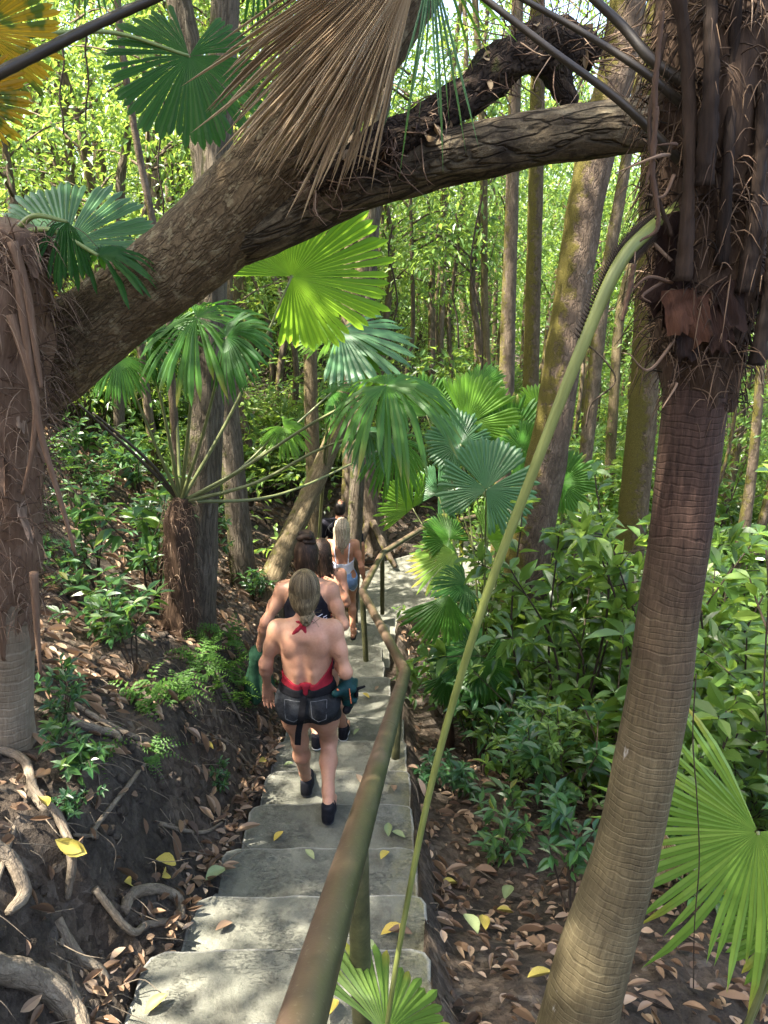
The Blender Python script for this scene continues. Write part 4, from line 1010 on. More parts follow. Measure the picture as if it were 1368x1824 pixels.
# ---- man in black shirt
man=place_person('balding dark-haired man in black sports shirt with grey seams ahead of the blonde woman',(-.59,9.65,-4.98)); man.scale=(.945,)*3
p=Person(H=1.74,hipz=.86,hip_y=.06,lf=(-.11,.02,0),rf=(.11,.2,0),lean=.0,shw=.205,build=1.10,male=True,bust=False,
  la=((-.30,.02,1.05),(-.33,.12,.80),(0,.25,-1),(1,0,.1),.4,1),ra=((.30,.02,1.05),(.33,.12,.80),(0,.25,-1),(-1,0,.1),.4,1),h=.008)
obj('body',net_mesh('body',p.F,p.F.f,MAT['skin_tan']),man); hz=p.hp[2]
sl_=[A[:3] for A in p.arms]
fl,f=p.cloth(p.body_prims+sl_[0]+sl_[1],.014,lambda X,Y,Z:smooth_region(Z-(p.nk[2]+.015),(hz-.02)-Z,-(np.sqrt(X**2+(Y-p.nk[1])**2)-.066)+.0*Z,np.where(np.abs(X)>.245,1.10-Z,-1.)))
shirt=obj('shirt',net_mesh('shirt',fl,f,MAT['black']),man)
fl,f=p.cloth(p.body_prims,.016,lambda X,Y,Z:smooth_region(Z-(hz+.06),(hz-.38)-Z)); obj('shorts',net_mesh('shorts',fl,f,MAT['denim_dark']),man)
cz=p.ch[2]
pr=p.body_prims+sl_[0]+sl_[1]
for pts in ([(-.07,cz+.20),(-.12,cz+.16),(-.17,cz+.10),(-.20,cz+.03),(-.21,cz-.03)],[(-.165,cz+.10),(-.13,cz+.05),(-.06,cz+.02),(0,cz+.012),(.06,cz+.02),(.13,cz+.05),(.165,cz+.10)],[(.07,cz+.20),(.12,cz+.16),(.17,cz+.10),(.20,cz+.03)]):
    q=spline(np.array(pts),24); w=on_back(pr,q[:,0],q[:,1],.0145); g=G(); V,F,t=tube(w,.0032,5,n=24); g.add(V,F,tc=t); obj('seam',g.build('seam',[MAT['stitch']]),shirt)
hd=p.hd
fl=Field([ell(hd+(0,-.012,.03),(.081,.098,.098),.02),ell(hd+(0,-.035,-.03),(.076,.07,.07),.03),cut(ell(hd+(.012,-.045,.135),(.046,.062,.055),.02))],.006,.03); X,Y,Z=fl.grid()
obj('hair',net_mesh('hair',fl,np.maximum(fl.f-.002,np.minimum(Y-(hd[1]+.03),-(Z-(hd[2]+.08)))),MAT['hair_black']),man)
for (an,hl) in p.feet: shoe(man,an,hl,1,MAT['shoe'],MAT['sole'])
# ------------------------------------------------------------------ trees: trunk + crown of many leaf faces
def crown_mesh(name,seed,R,ncl,per,L,mat,h0=0.0,flat=.6,cs=.34,tw=True):
    """leaf clumps in an ellipsoid R around (0,0,h0), twigs included"""
    rng=np.random.default_rng(seed); g=G(); R=np.array(R)
    c=norm(rng.normal(size=(ncl,3)))*(rng.random((ncl,1))**.45)*R+(0,0,h0)
    P0=[];D=[];Nn=[]
    for q in c:
        s=cs*R.mean()*rng.uniform(.55,1.2); m=int(per*rng.uniform(.5,1.4))
        o=rng.normal(size=(m,3))*s*np.array((1,1,flat)); P0.append(q+o)
        out=norm(o+.4*(q-(0,0,h0))+rng.normal(size=(m,3))*s*.5); out[:,2]-=.35; D.append(out)
        Nn.append(np.array((0,0,1.))+rng.normal(size=(m,3))*.55)
        if tw:
            a=np.array((0,0,h0-R[2]*.5))+(q-(0,0,h0))*.15
            V,F,t=tube([a,(a+q)/2+rng.normal(size=3)*R.mean()*.08,q],[.035*R.mean()/2.2,.02*R.mean()/2.2,.006],5,n=7); g.add(V,F,tc=t,mi=1)
    P0=np.concatenate(P0);D=np.concatenate(D);Nn=np.concatenate(Nn); n=len(P0)
    leaves(g,P0,D,Nn,L*rng.uniform(.6,1.3,n),L*.48*rng.uniform(.7,1.2,n),LEAF_MID,rng)
    return g.build(name,[mat,MAT['twig']],smooth=False)
CANOPY=[crown_mesh('crown',40+i,(2.6,2.6,1.5),34,70,.15,MAT['leaf_forest'],0,.5,.24) for i in range(3)]

def trunk_geo(pts,rad,seg=18,rough=.10,seed=0,flare=1.25,base=None,rs=2.2):
    V,F,t=tube(pts,rad,seg,rough=rough,rscale=rs,seed=seed); return V,F,t
SHADE=[]
def big_tree(label,px,wpx,mat,crown_up=4.5,group=None,cat='tree',seed=0,crown=True,rough=.10,limbs=(),name='tree',ground=True,csc=1.0,seg=18,coff=(0,0)):
    """px: list of (px,row,Y) from the base upwards, wpx: widths in photo pixels"""
    pts=[];rad=[]
    for (x,y,Y),w in zip(px,wpx):
        p=P(x,y,Y); dep=p[1]*CP-p[2]*SP; pts.append(p); rad.append(w/2*dep/FPX)
    if ground:
        d=pts[0]-pts[1]; d=d/abs(d[2]); b=pts[0].copy()
        for _ in range(60):
            if b[2]<gz(b[0],b[1])+.02: break
            b=b+d*.12*np.array((.5,.5,1))
        if pts[0][2]-b[2]>.3: pts.insert(0,(pts[0]+b)/2); rad.insert(0,rad[0]*1.08)
        b[2]-=.18
        pts.insert(0,b); rad.insert(0,rad[0]*1.35)
    base=pts[0]+np.array((0,0,.18)) if ground else pts[0]
    top=pts[-1]
    if crown:
        d=norm(pts[-1]-pts[-2]); d=norm(d*np.array((.6,.6,1))+(0,0,.5)); 
        for q in (.35,.7,1.0): pts.append(top+d*crown_up*q+np.array((.12*math.sin(q*9+seed),.1*math.cos(q*7+seed),0))); rad.append(rad[-1]*.85)
    t=thing(name,label,cat,base,group); g=G(); g.add(*trunk_geo(pts,rad,seg,rough,seed)[:2],tc=trunk_geo(pts,rad,seg,rough,seed)[2])
    for lp,lr in limbs:
        V,F,tt=tube([P(*q) for q in lp],lr,10,rough=.12,seed=seed+5); g.add(V,F,tc=tt)
    obj('trunk',g.build('trunk',[mat],base),t)
    if crown:
        c=obj('crown',CANOPY[seed%3],t); c.location=Vector(pts[-1]-base)+Vector((coff[0],coff[1],.4)); c.rotation_euler=(0,0,seed*1.3); s=csc*(.9+.1*(seed%4)); c.scale=(s,s,s)
    return t,pts
big_tree('thick brown trunk with mossy lit edge and pale patches beyond the dead limb',[(955,900,6.5),(985,760,6.5),(1014,560,6.55),(1050,330,6.6),(1085,190,6.65),(1118,0,6.7)],[78,68,64,64,66,64],MAT['bark_moss'],6,seed=1,csc=0.55)
big_tree('slim straight moss-covered trunk standing between two thicker grey trunks',[(944,720,9.3),(950,500,9.3),(955,300,9.3),(958,120,9.3)],[29,27,27,26],MAT['bark_gold'],8,seed=2,csc=0.4,rough=.05)
big_tree('straight grey trunk with white blotches next to the slim mossy trunk',[(902,690,10.6),(906,540,10.6),(911,390,10.6),(916,200,10.6)],[28,26,24,22],MAT['bark_far'],8,seed=3,csc=0.6,rough=.05)
big_tree('tall trunk coated in golden moss just behind the ringed palm',[(1126,930,6.9),(1144,740,6.9),(1152,600,6.9),(1158,440,6.95),(1166,250,7),(1172,60,7)],[52,50,48,46,44,42],MAT['bark_gold'],6.5,seed=4,csc=0.5,rough=.06)
big_tree('pale slanting trunk half hidden behind the thick brown trunk',[(1062,640,9.5),(1082,480,9.5),(1108,330,9.5),(1128,200,9.5)],[24,22,20,18],MAT['bark_far'],8,seed=5,csc=0.4,rough=.06)
big_tree('reddish brown double trunk between the glowing fan leaf and the drooping fronds',[(626,720,11.2),(634,600,11.2),(650,450,11.2),(660,300,11.2)],[26,27,28,26],MAT['bark_far'],8,seed=6,csc=0.6,limbs=[([(622,700,11.3),(618,560,11.3),(624,420,11.4),(620,250,11.4)],[.09,.085,.08,.07])],rough=.08)
big_tree('bare pale snag with mossy tip in the canopy above the bluish fan leaf',[(214,345,9),(222,280,9),(233,212,9)],[17,16,13],MAT['bark_grey'],1,seed=7,crown=False,rough=.05)
big_tree('grey leaning trunk rising above the dark green fan leaf',[(352,200,7.5),(338,90,7.5),(318,0,7.5),(305,-90,7.5)],[40,42,46,46],MAT['bark_grey'],3.5,seed=8,csc=1.1,coff=(.5,0))
big_tree('pale peeling trunk seen between dry fronds and dead branch',[(672,270,8.6),(682,190,8.6),(697,90,8.6),(712,-40,8.6)],[26,25,25,25],MAT['bark_grey'],7,seed=9,csc=0.6)
big_tree('furrowed grey tree on the bank directly behind the fibrous palm stem',[(350,1120,5.25),(356,950,5.3),(366,800,5.3),(372,640,5.3),(378,480,5.3),(388,250,5.3)],[74,64,60,56,54,52],MAT['bark_grey'],4.0,seed=10,csc=.85,rough=.09,coff=(-.6,.6))
big_tree('leaning tan trunk sloping up over the path behind the walkers',[(486,1030,7.4),(512,965,7.6),(548,890,7.8),(580,815,8),(604,750,8.1),(622,640,8.2)],[44,38,36,34,32,28],MAT['bark_tan'],6,seed=11,csc=0.8,rough=.09,coff=(.6,.6))
big_tree('dark straight trunk rising behind the leaning tan trunk',[(558,950,9.4),(560,870,9.4),(556,780,9.4),(552,600,9.4)],[30,28,26,24],MAT['bark_tan'],8,seed=12,csc=0.6)
big_tree('dark rooted trunk on the slope ahead of the balding man',[(664,950,11.8),(655,890,11.8),(650,830,11.8),(644,700,11.8)],[44,38,34,30],MAT['bark_far'],8,seed=13,csc=0.6,limbs=[([(664,930,11.6),(690,985,11.0),(705,1010,10.8)],[.06,.05,.03]),([(655,930,11.6),(640,985,11.2)],[.06,.03])])
big_tree('thin dark sapling trunk rising beside the furrowed grey tree',[(318,900,5.0),(312,780,5.0),(303,640,5.0),(296,520,5.0)],[15,15,14,13],MAT['bark_far'],4.5,seed=14,rough=.05,csc=.8,coff=(-.6,-.4))
big_tree('reddish thin trunk in the sunlit scrub at the picture edge past the ringed palm',[(1322,960,8),(1338,850,8),(1352,700,8),(1358,560,8)],[22,18,16,14],MAT['bark_far'],6,seed=15,csc=0.6,rough=.08)

# slender forest trees, many alike
UND=[]
def under_mesh(i):
    rng=np.random.default_rng(900+i); h=rng.uniform(5.5,8); g=G(); 
    n=7; pts=[np.array((0,0,-.4))]; 
    for k in range(1,n): pts.append(pts[-1]+np.array((rng.normal()*.10,rng.normal()*.10,h/n)))
    r0=rng.uniform(.05,.095); V,F,t=tube(pts,np.linspace(r0,r0*.35,n),8,n=26,rough=.06,seed=i); g.add(V,F,tc=t)
    q=np.array(pts); br=[]
    for k in range(13):
        z=rng.uniform(.30,1.0)**.8*h; a=np.array([np.interp(z,q[:,2],q[:,0]),np.interp(z,q[:,2],q[:,1]),z]); th=rng.uniform(0,6.28); l=rng.uniform(.5,1.5)*(1.15-.5*z/h)
        b=a+np.array((math.cos(th)*l,math.sin(th)*l,l*rng.uniform(.1,.6))); m=(a+b)/2+(0,0,.1*l); br.append((a,m,b))
        V,F,t=tube([a,m,b],[.018,.012,.004],5,n=7); g.add(V,F,tc=t)
    tm=g.build('trunk',[MAT['bark_far']])
    g=G(); P0=[];D=[];N_=[]
    for a,m,b in br:
        for _ in range(rng.integers(3,6)):
            c=m+(b-m)*rng.uniform(0,1.15)+rng.normal(size=3)*.22; k=rng.integers(18,44); s=rng.uniform(.16,.38)
            o=rng.normal(size=(k,3))*s*np.array((1,1,.45)); P0.append(c+o); d=norm(o+rng.normal(size=(k,3))*.2); d[:,2]-=.3; D.append(d); N_.append(np.array((0,0,1.))+rng.normal(size=(k,3))*.5)
    P0=np.concatenate(P0);D=np.concatenate(D);N_=np.concatenate(N_); k=len(P0)
    leaves(g,P0,D,N_,.108*rng.uniform(.55,1.45,k),.05*rng.uniform(.7,1.2,k),LEAF_MID,rng)
    return tm,g.build('crown',[MAT['leaf_forest']],smooth=False)
UND=[under_mesh(i) for i in range(7)]
LAB_U=['slender leafy tree in the sunlit forest beyond the shrubs','thin leafy understory tree standing on the wooded hillside']
rr=random.Random(5); cnt=0
def under(x,y,s,lab,i,rz=None):
    t=thing('slender_tree',LAB_U[lab],'tree',(x,y,gz(x,y)),['slender trees of the sunlit forest','thin trees on the hillside'][lab])
    a,b=UND[i%len(UND)]; obj('trunk',a,t); obj('crown',b,t); t.scale=(s,s,s*rr.uniform(.9,1.25)); t.rotation_euler=(rr.uniform(-.07,.07),rr.uniform(-.07,.07),rr.uniform(0,6.3) if rz is None else rz); return t
i=0; spots=[]
while len(spots)<185 and i<6000:
    i+=1; y=10+31*rr.random()**1.2; x=rr.uniform(-.62,.66)*y*1.02
    if y<13 and -2.2<x<4.5: continue
    if any((x-a)**2+(y-b)**2<(.75+.02*y)**2 for a,b in spots): continue
    spots.append((x,y))
for n_,(x,y) in enumerate(spots): under(x,y,rr.uniform(.8,1.3)*(1+.010*y),0 if x>-.08*y else 1,n_)
for x,y in ((-3.6,6.5),(-4.6,5.2),(-3.9,8.3),(-5.6,7.2),(-5.2,3.8),(4.6,7.2),(5.6,5.6),(3.9,9.0),(-2.9,9.6),(6.6,8.5)): under(x,y,rr.uniform(.8,1.0),0 if x>0 else 1,rr.randrange(7))

# bare slim trunks of the stand
rs=random.Random(23); SL=[]
for i in range(5):
    g=G(); rng=np.random.default_rng(i+60); pts=[np.array((0,0,-.4))]
    for k in range(1,8): pts.append(pts[-1]+np.array((rng.normal()*.12,rng.normal()*.12,11/7)))
    r0=rng.uniform(.06,.11); V,F,t=tube(pts,np.linspace(r0,r0*.6,8),9,n=40,rough=.07,seed=i); g.add(V,F,tc=t); 
    for k in range(3):
        a=pts[3+k]; b=a+np.array((rng.normal()*.6,rng.normal()*.6,.8)); V,F,t=tube([a,(a+b)/2,b],[.02,.014,.006],5,n=8); g.add(V,F,tc=t)
    SL.append(g.build('trunk',[MAT['bark_far'] if i%2 else MAT['bark_tan']]))
sp_=[]; i=0
while len(sp_)<50 and i<5000:
    i+=1; y=rs.uniform(11.5,30); x=rs.uniform(-.45,.5)*y
    if y<13.5 and -1.5<x<3: continue
    if any((x-a)**2+(y-b)**2<.9 for a,b in sp_): continue
    sp_.append((x,y))
for n_,(x,y) in enumerate(sp_):
    t=thing('slim_tree','pale slim bare trunk rising through the sunlit forest' if x>-.1*y else 'pale slim bare trunk on the wooded hillside','tree',(x,y,gz(x,y)),'bare slim trunks of the forest' if x>-.1*y else 'bare slim trunks of the hillside')
    obj('trunk',SL[n_%5],t); c=obj('crown',CANOPY[n_%3],t,(0,0,10.6)); c.scale=(.42,.42,.42); t.rotation_euler=(rs.uniform(-.05,.05),rs.uniform(-.05,.05),rs.uniform(0,6.3)); s=rs.uniform(.75,1.15); t.scale=(s,s,1)
# bushes of the forest floor
def bush_mesh(i):
    rng=np.random.default_rng(1500+i); g=G(); P0=[];D=[];N_=[]
    for _ in range(26):
        c=np.array((rng.normal()*.6,rng.normal()*.6,rng.uniform(.2,1.7)))*(1,1,1); k=rng.integers(22,48); o=rng.normal(size=(k,3))*rng.uniform(.14,.28)*np.array((1,1,.6)); P0.append(c+o); d=norm(o+rng.normal(size=(k,3))*.1); d[:,2]-=.2; D.append(d); N_.append(np.array((0,0,1.))+rng.normal(size=(k,3))*.45)
        V,F,t=tube([(0,0,-.1),c*(.5,.5,.6),c],[.010,.007,.003],4,n=6); g.add(V,F,tc=t,mi=1)
    P0=np.concatenate(P0);D=np.concatenate(D);N_=np.concatenate(N_); k=len(P0)
    leaves(g,P0,D,N_,.13*rng.uniform(.5,1.4,k),.058*rng.uniform(.7,1.2,k),LEAF_MID,rng); return g.build('bush',[MAT['leaf_forest'],MAT['twig']],smooth=False)
BU=[bush_mesh(i) for i in range(4)]
i=0; spots=[]
while len(spots)<190 and i<9000:
    i+=1; y=9.5+22*rr.random()**1.3; x=rr.uniform(-.6,.62)*y
    if y<13.2 and -2.4<x<3.6: continue
    if any((x-a)**2+(y-b)**2<(.55+.02*y)**2 for a,b in spots): continue
    spots.append((x,y))
for n_,(x,y) in enumerate(spots):
    o=obj('forest_bush',BU[n_%4],None,(x,y,gz(x,y)-.05)); s=rr.uniform(.6,1.25)*(1+.012*y); o.scale=(s,s,s*rr.uniform(.7,1.2)); o.rotation_euler=(0,0,rr.uniform(0,6.3))
    tag(o,'small-leaved green bush on the forest floor between slender trunks' if x>-.12*y else 'small-leaved bush on the wooded hillside above the walkers','bush','bushes of the forest floor' if x>-.12*y else 'bushes of the wooded hillside')

# far wood that reads as one mass
rng=np.random.default_rng(77); g=G(); n=52000
ang=rng.uniform(-.72,.72,n); R_=rng.uniform(40,75,n); x=R_*np.sin(ang); y=R_*np.cos(ang); hgt=rng.random(n)**1.1*rng.uniform(8,17,n)
cx=np.round(x/2.2+rng.normal(size=n)*.2); z=-S(y)+hgt-1.5-.12*np.clip(x,0,40)
msk=np.array([mnoise.noise(Vector((a*.16,b*.16,c*.22)))> -.2+.028*max(0,c+4) for a,b,c in zip(x,y,z)]); x,y,z=x[msk],y[msk],z[msk]; n=len(x)
leaves(g,np.stack([x,y,z],-1),rng.normal(size=(n,3)),np.array((0,-.3,1.))+rng.normal(size=(n,3))*.6,rng.uniform(.45,.95,n),rng.uniform(.25,.5,n),LEAF_MID,rng)
o=obj('far_woods',g.build('far_woods',[MAT['leaf_forest']],smooth=False)); tag(o,kind='stuff')

# unseen trees added so that their crowns shade the steps
for k,(x,y,h,cs) in enumerate([(-3.6,1.6,5.2,1.0),(-2.9,-1.2,5.0,1.0)]):
    b=np.array((x,y,gz(x,y))); t=thing('shade_tree',['tall grey tree rooted high on the bank outside the view, its crown over the steps','tree behind the viewer with low crown over the top steps','tree outside the view past the ringed palm'][k],'tree',b); g=G()
    V,F,tt=tube([b-(0,0,.2),b+(.1,.1,h*.4),b+(.3,.1,h*.75),b+(.5,.2,h)],[.16,.13,.11,.08],14,rough=.08,seed=k); g.add(V,F,tc=tt); obj('trunk',g.build('trunk',[MAT['bark_grey']],b),t)
    for q in ((.5,.3,h+.3),(1.3,-.7,h-.2),(-.6,1.2,h+.6),(1.0,.9,h-1.1)): 
        c=obj('crown',CANOPY[k%3],t,q); c.scale=(cs*.8,)*3; c.rotation_euler=(0,0,k+q[0])
# ------------------------------------------------------------------ arching tree over the path
def pr(x,y,Y,w): 
    p=P(x,y,Y); return p,w/2*(p[1]*CP-p[2]*SP)/FPX
rows=[pr(-150,815,3.05,160),pr(-40,735,2.95,158),pr(80,652,2.88,150),pr(200,556,2.8,140),pr(300,482,2.75,142),pr(380,412,2.7,150),pr(450,340,2.66,150),pr(520,262,2.64,135),pr(600,160,2.62,128),pr(680,50,2.6,124),pr(750,-60,2.6,120),pr(850,-240,2.6,110)]
base=rows[0][0].copy(); gzb=gz(base[0]-.25,base[1]); foot_=np.array((base[0]-.5,base[1]+.05,gzb-.15))
arch=thing('arching_tree','massive leaning tree arching over the steps with cracked brown bark','tree',(foot_[0],foot_[1],gzb))
ab=np.array((foot_[0],foot_[1],gzb)); g=G()
V,F,t=tube([foot_,(foot_+base)/2+(-.1,0,.05)]+[r[0] for r in rows],[.22,.2]+[r[1] for r in rows],40,n=190,rough=.10,rscale=1.6,seed=3); g.add(V,F,tc=t)
obj('trunk',g.build('trunk',[MAT['bark_log']],ab),arch)
rows=[pr(395,425,2.72,110),pr(470,390,2.68,128),pr(560,348,2.66,118),pr(640,318,2.62,108),pr(720,296,2.6,104),pr(850,268,2.55,94),pr(1000,240,2.5,92),pr(1120,224,2.45,90),pr(1230,215,2.42,84),pr(1420,190,2.4,80)]
g=G(); V,F,t=tube([r[0] for r in rows],[r[1] for r in rows],34,n=170,rough=.10,rscale=1.7,seed=9); g.add(V,F,tc=t)
obj('dead_limb',g.build('dead_limb',[MAT['bark_dead']],ab),arch)
c=obj('crown',CANOPY[1],arch); c.location=Vector(P(850,-240,2.6)-ab)+Vector((-1.9,-.3,2.4)); c.scale=(.75,.75,.75)
# rotten fibre-covered branch lying on the limb
rows=[pr(560,335,2.5,30),pr(620,292,2.5,50),pr(690,252,2.52,60),pr(760,222,2.55,62),pr(830,172,2.58,66),pr(900,112,2.62,74),pr(970,82,2.66,84),pr(1030,88,2.7,70),pr(1060,110,2.7,40)]
bb=rows[3][0]; rot=thing('rotten_branch','crooked rotten branch bristling with fibres and moss on top of the dead limb','branch',bb)
g=G(); V,F,t=tube([r[0] for r in rows],[r[1] for r in rows],26,n=120,rough=.34,rscale=2.2,seed=21); g.add(V,F,tc=t)
st=[pr(985,110,2.66,60),pr(1000,150,2.66,44),pr(1012,178,2.66,34),pr(1008,205,2.66,16)]; V,F,t=tube([r[0] for r in st],[r[1] for r in st],16,n=26,rough=.3,rscale=2,seed=25); g.add(V,F,tc=t)
obj('wood',g.build('wood',[MAT['bark_fibre']],bb),rot)
rng=np.random.default_rng(11); g=G(); pp=np.array([r[0] for r in rows]); rd=np.array([r[1] for r in rows])
q=spline(np.column_stack([pp,rd]),300)
for _ in range(420):
    j=int(rng.uniform(0,300)); a=q[j,:3]+norm(rng.normal(size=3))*q[j,3]*.9; L=rng.uniform(.04,.2)*(1.6 if j>200 else .8)
    d=norm(rng.normal(size=3)+np.array((.2,-.2,.15 if j>190 else -.5))); b=a+d*L; m=(a+b)/2+rng.normal(size=3)*.02
    V,F,t=tube([a,m,b],[.0022,.0018,.0006],4,n=6); g.add(V,F,rnd=rng.random(),tc=t)
obj('fibres',g.build('fibres',[MAT['fibre']],bb),rot)
g=G(); 
for _ in range(80):
    j=int(rng.uniform(20,280)); a=q[j,:3]+norm(rng.normal(size=3)+(0,-.5,.3))*q[j,3]; leaves(g,[a],[norm(rng.normal(size=3)+(0,0,-.6))],[rng.normal(size=3)],rng.uniform(.02,.06),rng.uniform(.015,.03),LEAF_DRY,rng,rnd=rng.random()*.4)
obj('bark_scraps',g.build('bark_scraps',[MAT['fan_dry']],bb,smooth=False),rot)

# ------------------------------------------------------------------ palms
def leaf_part(parent,base,hub,tip,nrm,mat,pet=None,pr0=.012,pmat='petiole',name='leaf',**kw):
    g=G(); fan(g,hub,tip,nrm,**kw); o=obj(name,g.build(name,[MAT[mat]],base,smooth=False),parent)
    if pet is not None:
        g=G(); n=len(pet); V,F,t=tube(list(pet)+[hub],np.linspace(pr0,pr0*.45,n+1),8,n=26); g.add(V,F,tc=t); obj('petiole',g.build('petiole',[MAT[pmat]],base),parent)
    return o
def fibres(parent,base,axis_pts,rad,n,L,mat,seed,name='fibres',droop=.5,r=.0022,outw=.6,up=.5):
    rng=np.random.default_rng(seed); g=G(); q=spline(np.column_stack([axis_pts,rad]),200)
    for _ in range(n):
        j=int(rng.uniform(0,199)); th=rng.uniform(0,6.28); o=np.array((math.cos(th),math.sin(th),0)); a=q[j,:3]+o*q[j,3]*rng.uniform(.85,1.05)
        l=L*rng.uniform(.4,1.3); sd_=np.array((-o[1],o[0],0))*rng.normal()*.9
        d=norm(o*outw*rng.uniform(.2,1.2)+sd_+np.array((0,0,up*rng.normal()))); m=a+d*l*.5; b=m+(d*.6+np.array((0,0,-droop)))*l*.5
        V,F,t=tube([a,m,b],[r,r*.85,r*.3],4,n=7); g.add(V,F,rnd=rng.random(),tc=t+np.array((rng.random(),0,0)))
    return obj(name,g.build(name,[MAT[mat]],base),parent)
def sheath(parent,base,axis_pts,rad,mat,seed,name='sheath',n=60,seg=26,rough=.2):
    g=G(); V,F,t=tube(axis_pts,rad,seg,n=n,rough=rough,rscale=2.5,seed=seed); g.add(V,F,tc=t); return obj(name,g.build(name,[MAT[mat]],base),parent)
def flap(g,a,d,n,L,W,rng,curl=.3,seed=0,rows=8,cols=6):
    """ragged sheet of sheath fibre"""
    d=norm(T_(d)); n=T_(n); n=norm(n-d*(n@d)); b=np.cross(n,d); V=[]
    for i in range(rows):
        t=i/(rows-1)
        for j in range(cols):
            s=j/(cols-1)-.5; w=W*(1-.35*t); r=rng.uniform(-.08,.08)*L*(i==rows-1)*2
            V.append(a+d*(t*L+r)+b*s*w+n*(curl*L*t*t+.02*mnoise.noise(Vector((t*4,s*5,seed))))-n*abs(s)**2*W*.6)
    F=[(i*cols+j,i*cols+j+1,(i+1)*cols+j+1,(i+1)*cols+j) for i in range(rows-1) for j in range(cols-1)]
    V=np.array(V); tcv=np.stack([np.tile(np.linspace(0,W,cols),rows),np.zeros(rows*cols),np.repeat(np.linspace(0,L,rows),cols)],-1)
    g.add(V,np.array(F),rnd=rng.random(),tc=tcv)

# fibrous palm at the picture edge, on the bank
rng=np.random.default_rng(31)
b_=P(8,1335,2.62); b_[2]=gz(b_[0],b_[1])-.1
ax=[b_,P(6,1240,2.62),P(12,1100,2.6),P(8,900,2.58),P(4,700,2.56),P(12,520,2.54),P(22,410,2.52)]
pb=b_+(0,0,.1)
pl_=thing('fan_palm','shaggy fan palm on the bank wrapped in brown fibre with pale trunk foot','palm',pb)
sheath(pl_,pb,ax[:4],[.125,.11,.105,.10],'palm_pale',4,'trunk',n=60,seg=28,rough=.05)
sheath(pl_,pb,[P(10,1150,2.6),P(8,1000,2.59),P(8,850,2.58),P(4,700,2.56),P(12,520,2.54),P(26,400,2.52)],[.10,.125,.135,.14,.13,.085],'fibre',8,'fibre_sheath',n=70,rough=.28)
fibres(pl_,pb,ax[2:],[.115,.135,.14,.13,.1],1900,.15,'fibre',5,r=.0017,droop=.7)
g=G()
for i in range(16):
    z=rng.uniform(0,1); q=spline(ax[2:],50)[int(z*49)]; th=rng.uniform(3.6,6.2); o=np.array((math.cos(th),math.sin(th),0)); flap(g,q+o*.12,np.array((0,0,-1.))+o*.3+rng.normal(size=3)*.25,o,rng.uniform(.07,.16),rng.uniform(.03,.07),rng,seed=i)
obj('old_sheaths',g.build('old_sheaths',[MAT['fibre']],pb),pl_)
g=G()
for a in ([(30,480),(50,620),(70,760),(110,900),(135,990)],[(20,560),(62,700),(58,800),(40,880)],[(22,430),(48,520),(66,640),(74,690)],[(60,1020),(66,1120),(72,1200)]):
    V,F,t=tube([P(x,y,2.40) for x,y in a],np.linspace(.016,.006,len(a)),8,n=24); g.add(V,F,tc=t)
obj('dead_stalks',g.build('dead_stalks',[MAT['fibre']],pb),pl_)
crown_l=P(22,420,2.55)
leaf_part(pl_,pb,P(118,440,3.0),P(150,305,3.25),(.1,-.62,.78),'fan_blue',[crown_l,P(60,420,2.75)],spread=215,nseg=40,droop=.1,split=.72,seed=3,jag=.1)
leaf_part(pl_,pb,P(175,455,2.5),P(250,410,2.62),(-.1,-.5,.85),'fan_dark',[crown_l,P(90,410,2.5)],spread=210,nseg=22,droop=.2,split=.62,seed=6,hang=.9,fold=.6)
leaf_part(pl_,pb,P(120,395,2.52),P(105,440,2.42),(.3,-.8,.4),'fan_dark',[crown_l,P(60,385,2.5)],spread=120,nseg=12,droop=.3,split=.7,seed=8,hang=1.3,fold=.6)
leaf_part(pl_,pb,P(40,470,2.7),P(130,500,2.85),(.1,-.7,.6),'fan_yellow',[crown_l],spread=150,nseg=18,droop=.3,split=.7,seed=9,hang=.4)

# palm just out of the picture whose leaves reach in
ob=np.array((-2.35,2.5,gz(-2.35,2.5)))
pl2=thing('fan_palm','fan palm leaning in from outside with dark green and yellow fans against the canopy','palm',ob)
ctop=np.array((-2.15,2.55,1.05))
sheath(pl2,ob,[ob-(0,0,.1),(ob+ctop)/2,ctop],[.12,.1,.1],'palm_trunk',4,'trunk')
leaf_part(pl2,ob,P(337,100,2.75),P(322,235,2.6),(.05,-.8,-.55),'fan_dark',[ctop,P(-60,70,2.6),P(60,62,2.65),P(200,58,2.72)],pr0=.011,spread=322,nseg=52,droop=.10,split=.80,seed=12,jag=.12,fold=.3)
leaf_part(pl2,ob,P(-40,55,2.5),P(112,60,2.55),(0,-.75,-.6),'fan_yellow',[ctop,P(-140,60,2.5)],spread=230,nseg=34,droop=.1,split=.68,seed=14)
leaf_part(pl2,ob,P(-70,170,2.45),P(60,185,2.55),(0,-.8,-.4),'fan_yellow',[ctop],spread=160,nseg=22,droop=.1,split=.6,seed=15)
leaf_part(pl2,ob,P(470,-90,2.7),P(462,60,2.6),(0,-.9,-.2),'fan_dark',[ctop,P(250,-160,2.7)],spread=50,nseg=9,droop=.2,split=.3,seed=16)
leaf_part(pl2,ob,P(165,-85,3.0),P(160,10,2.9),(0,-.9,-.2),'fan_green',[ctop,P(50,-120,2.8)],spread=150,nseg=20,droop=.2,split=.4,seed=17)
g=G(); V,F,t=tube([P(-60,160,2.2),P(60,100,2.25),P(180,40,2.3),P(300,-14,2.35),P(420,-70,2.4)],[.015,.0145,.013,.012,.010],10,n=60,rough=.16); g.add(V,F,tc=t)
o=obj('bare_branch',g.build('bare_branch',[MAT['petiole_dark']],P(180,40,2.3))); o.location=P(180,40,2.3); tag(o,'bare brown branch crossing in front of the yellowing fan leaf','branch')

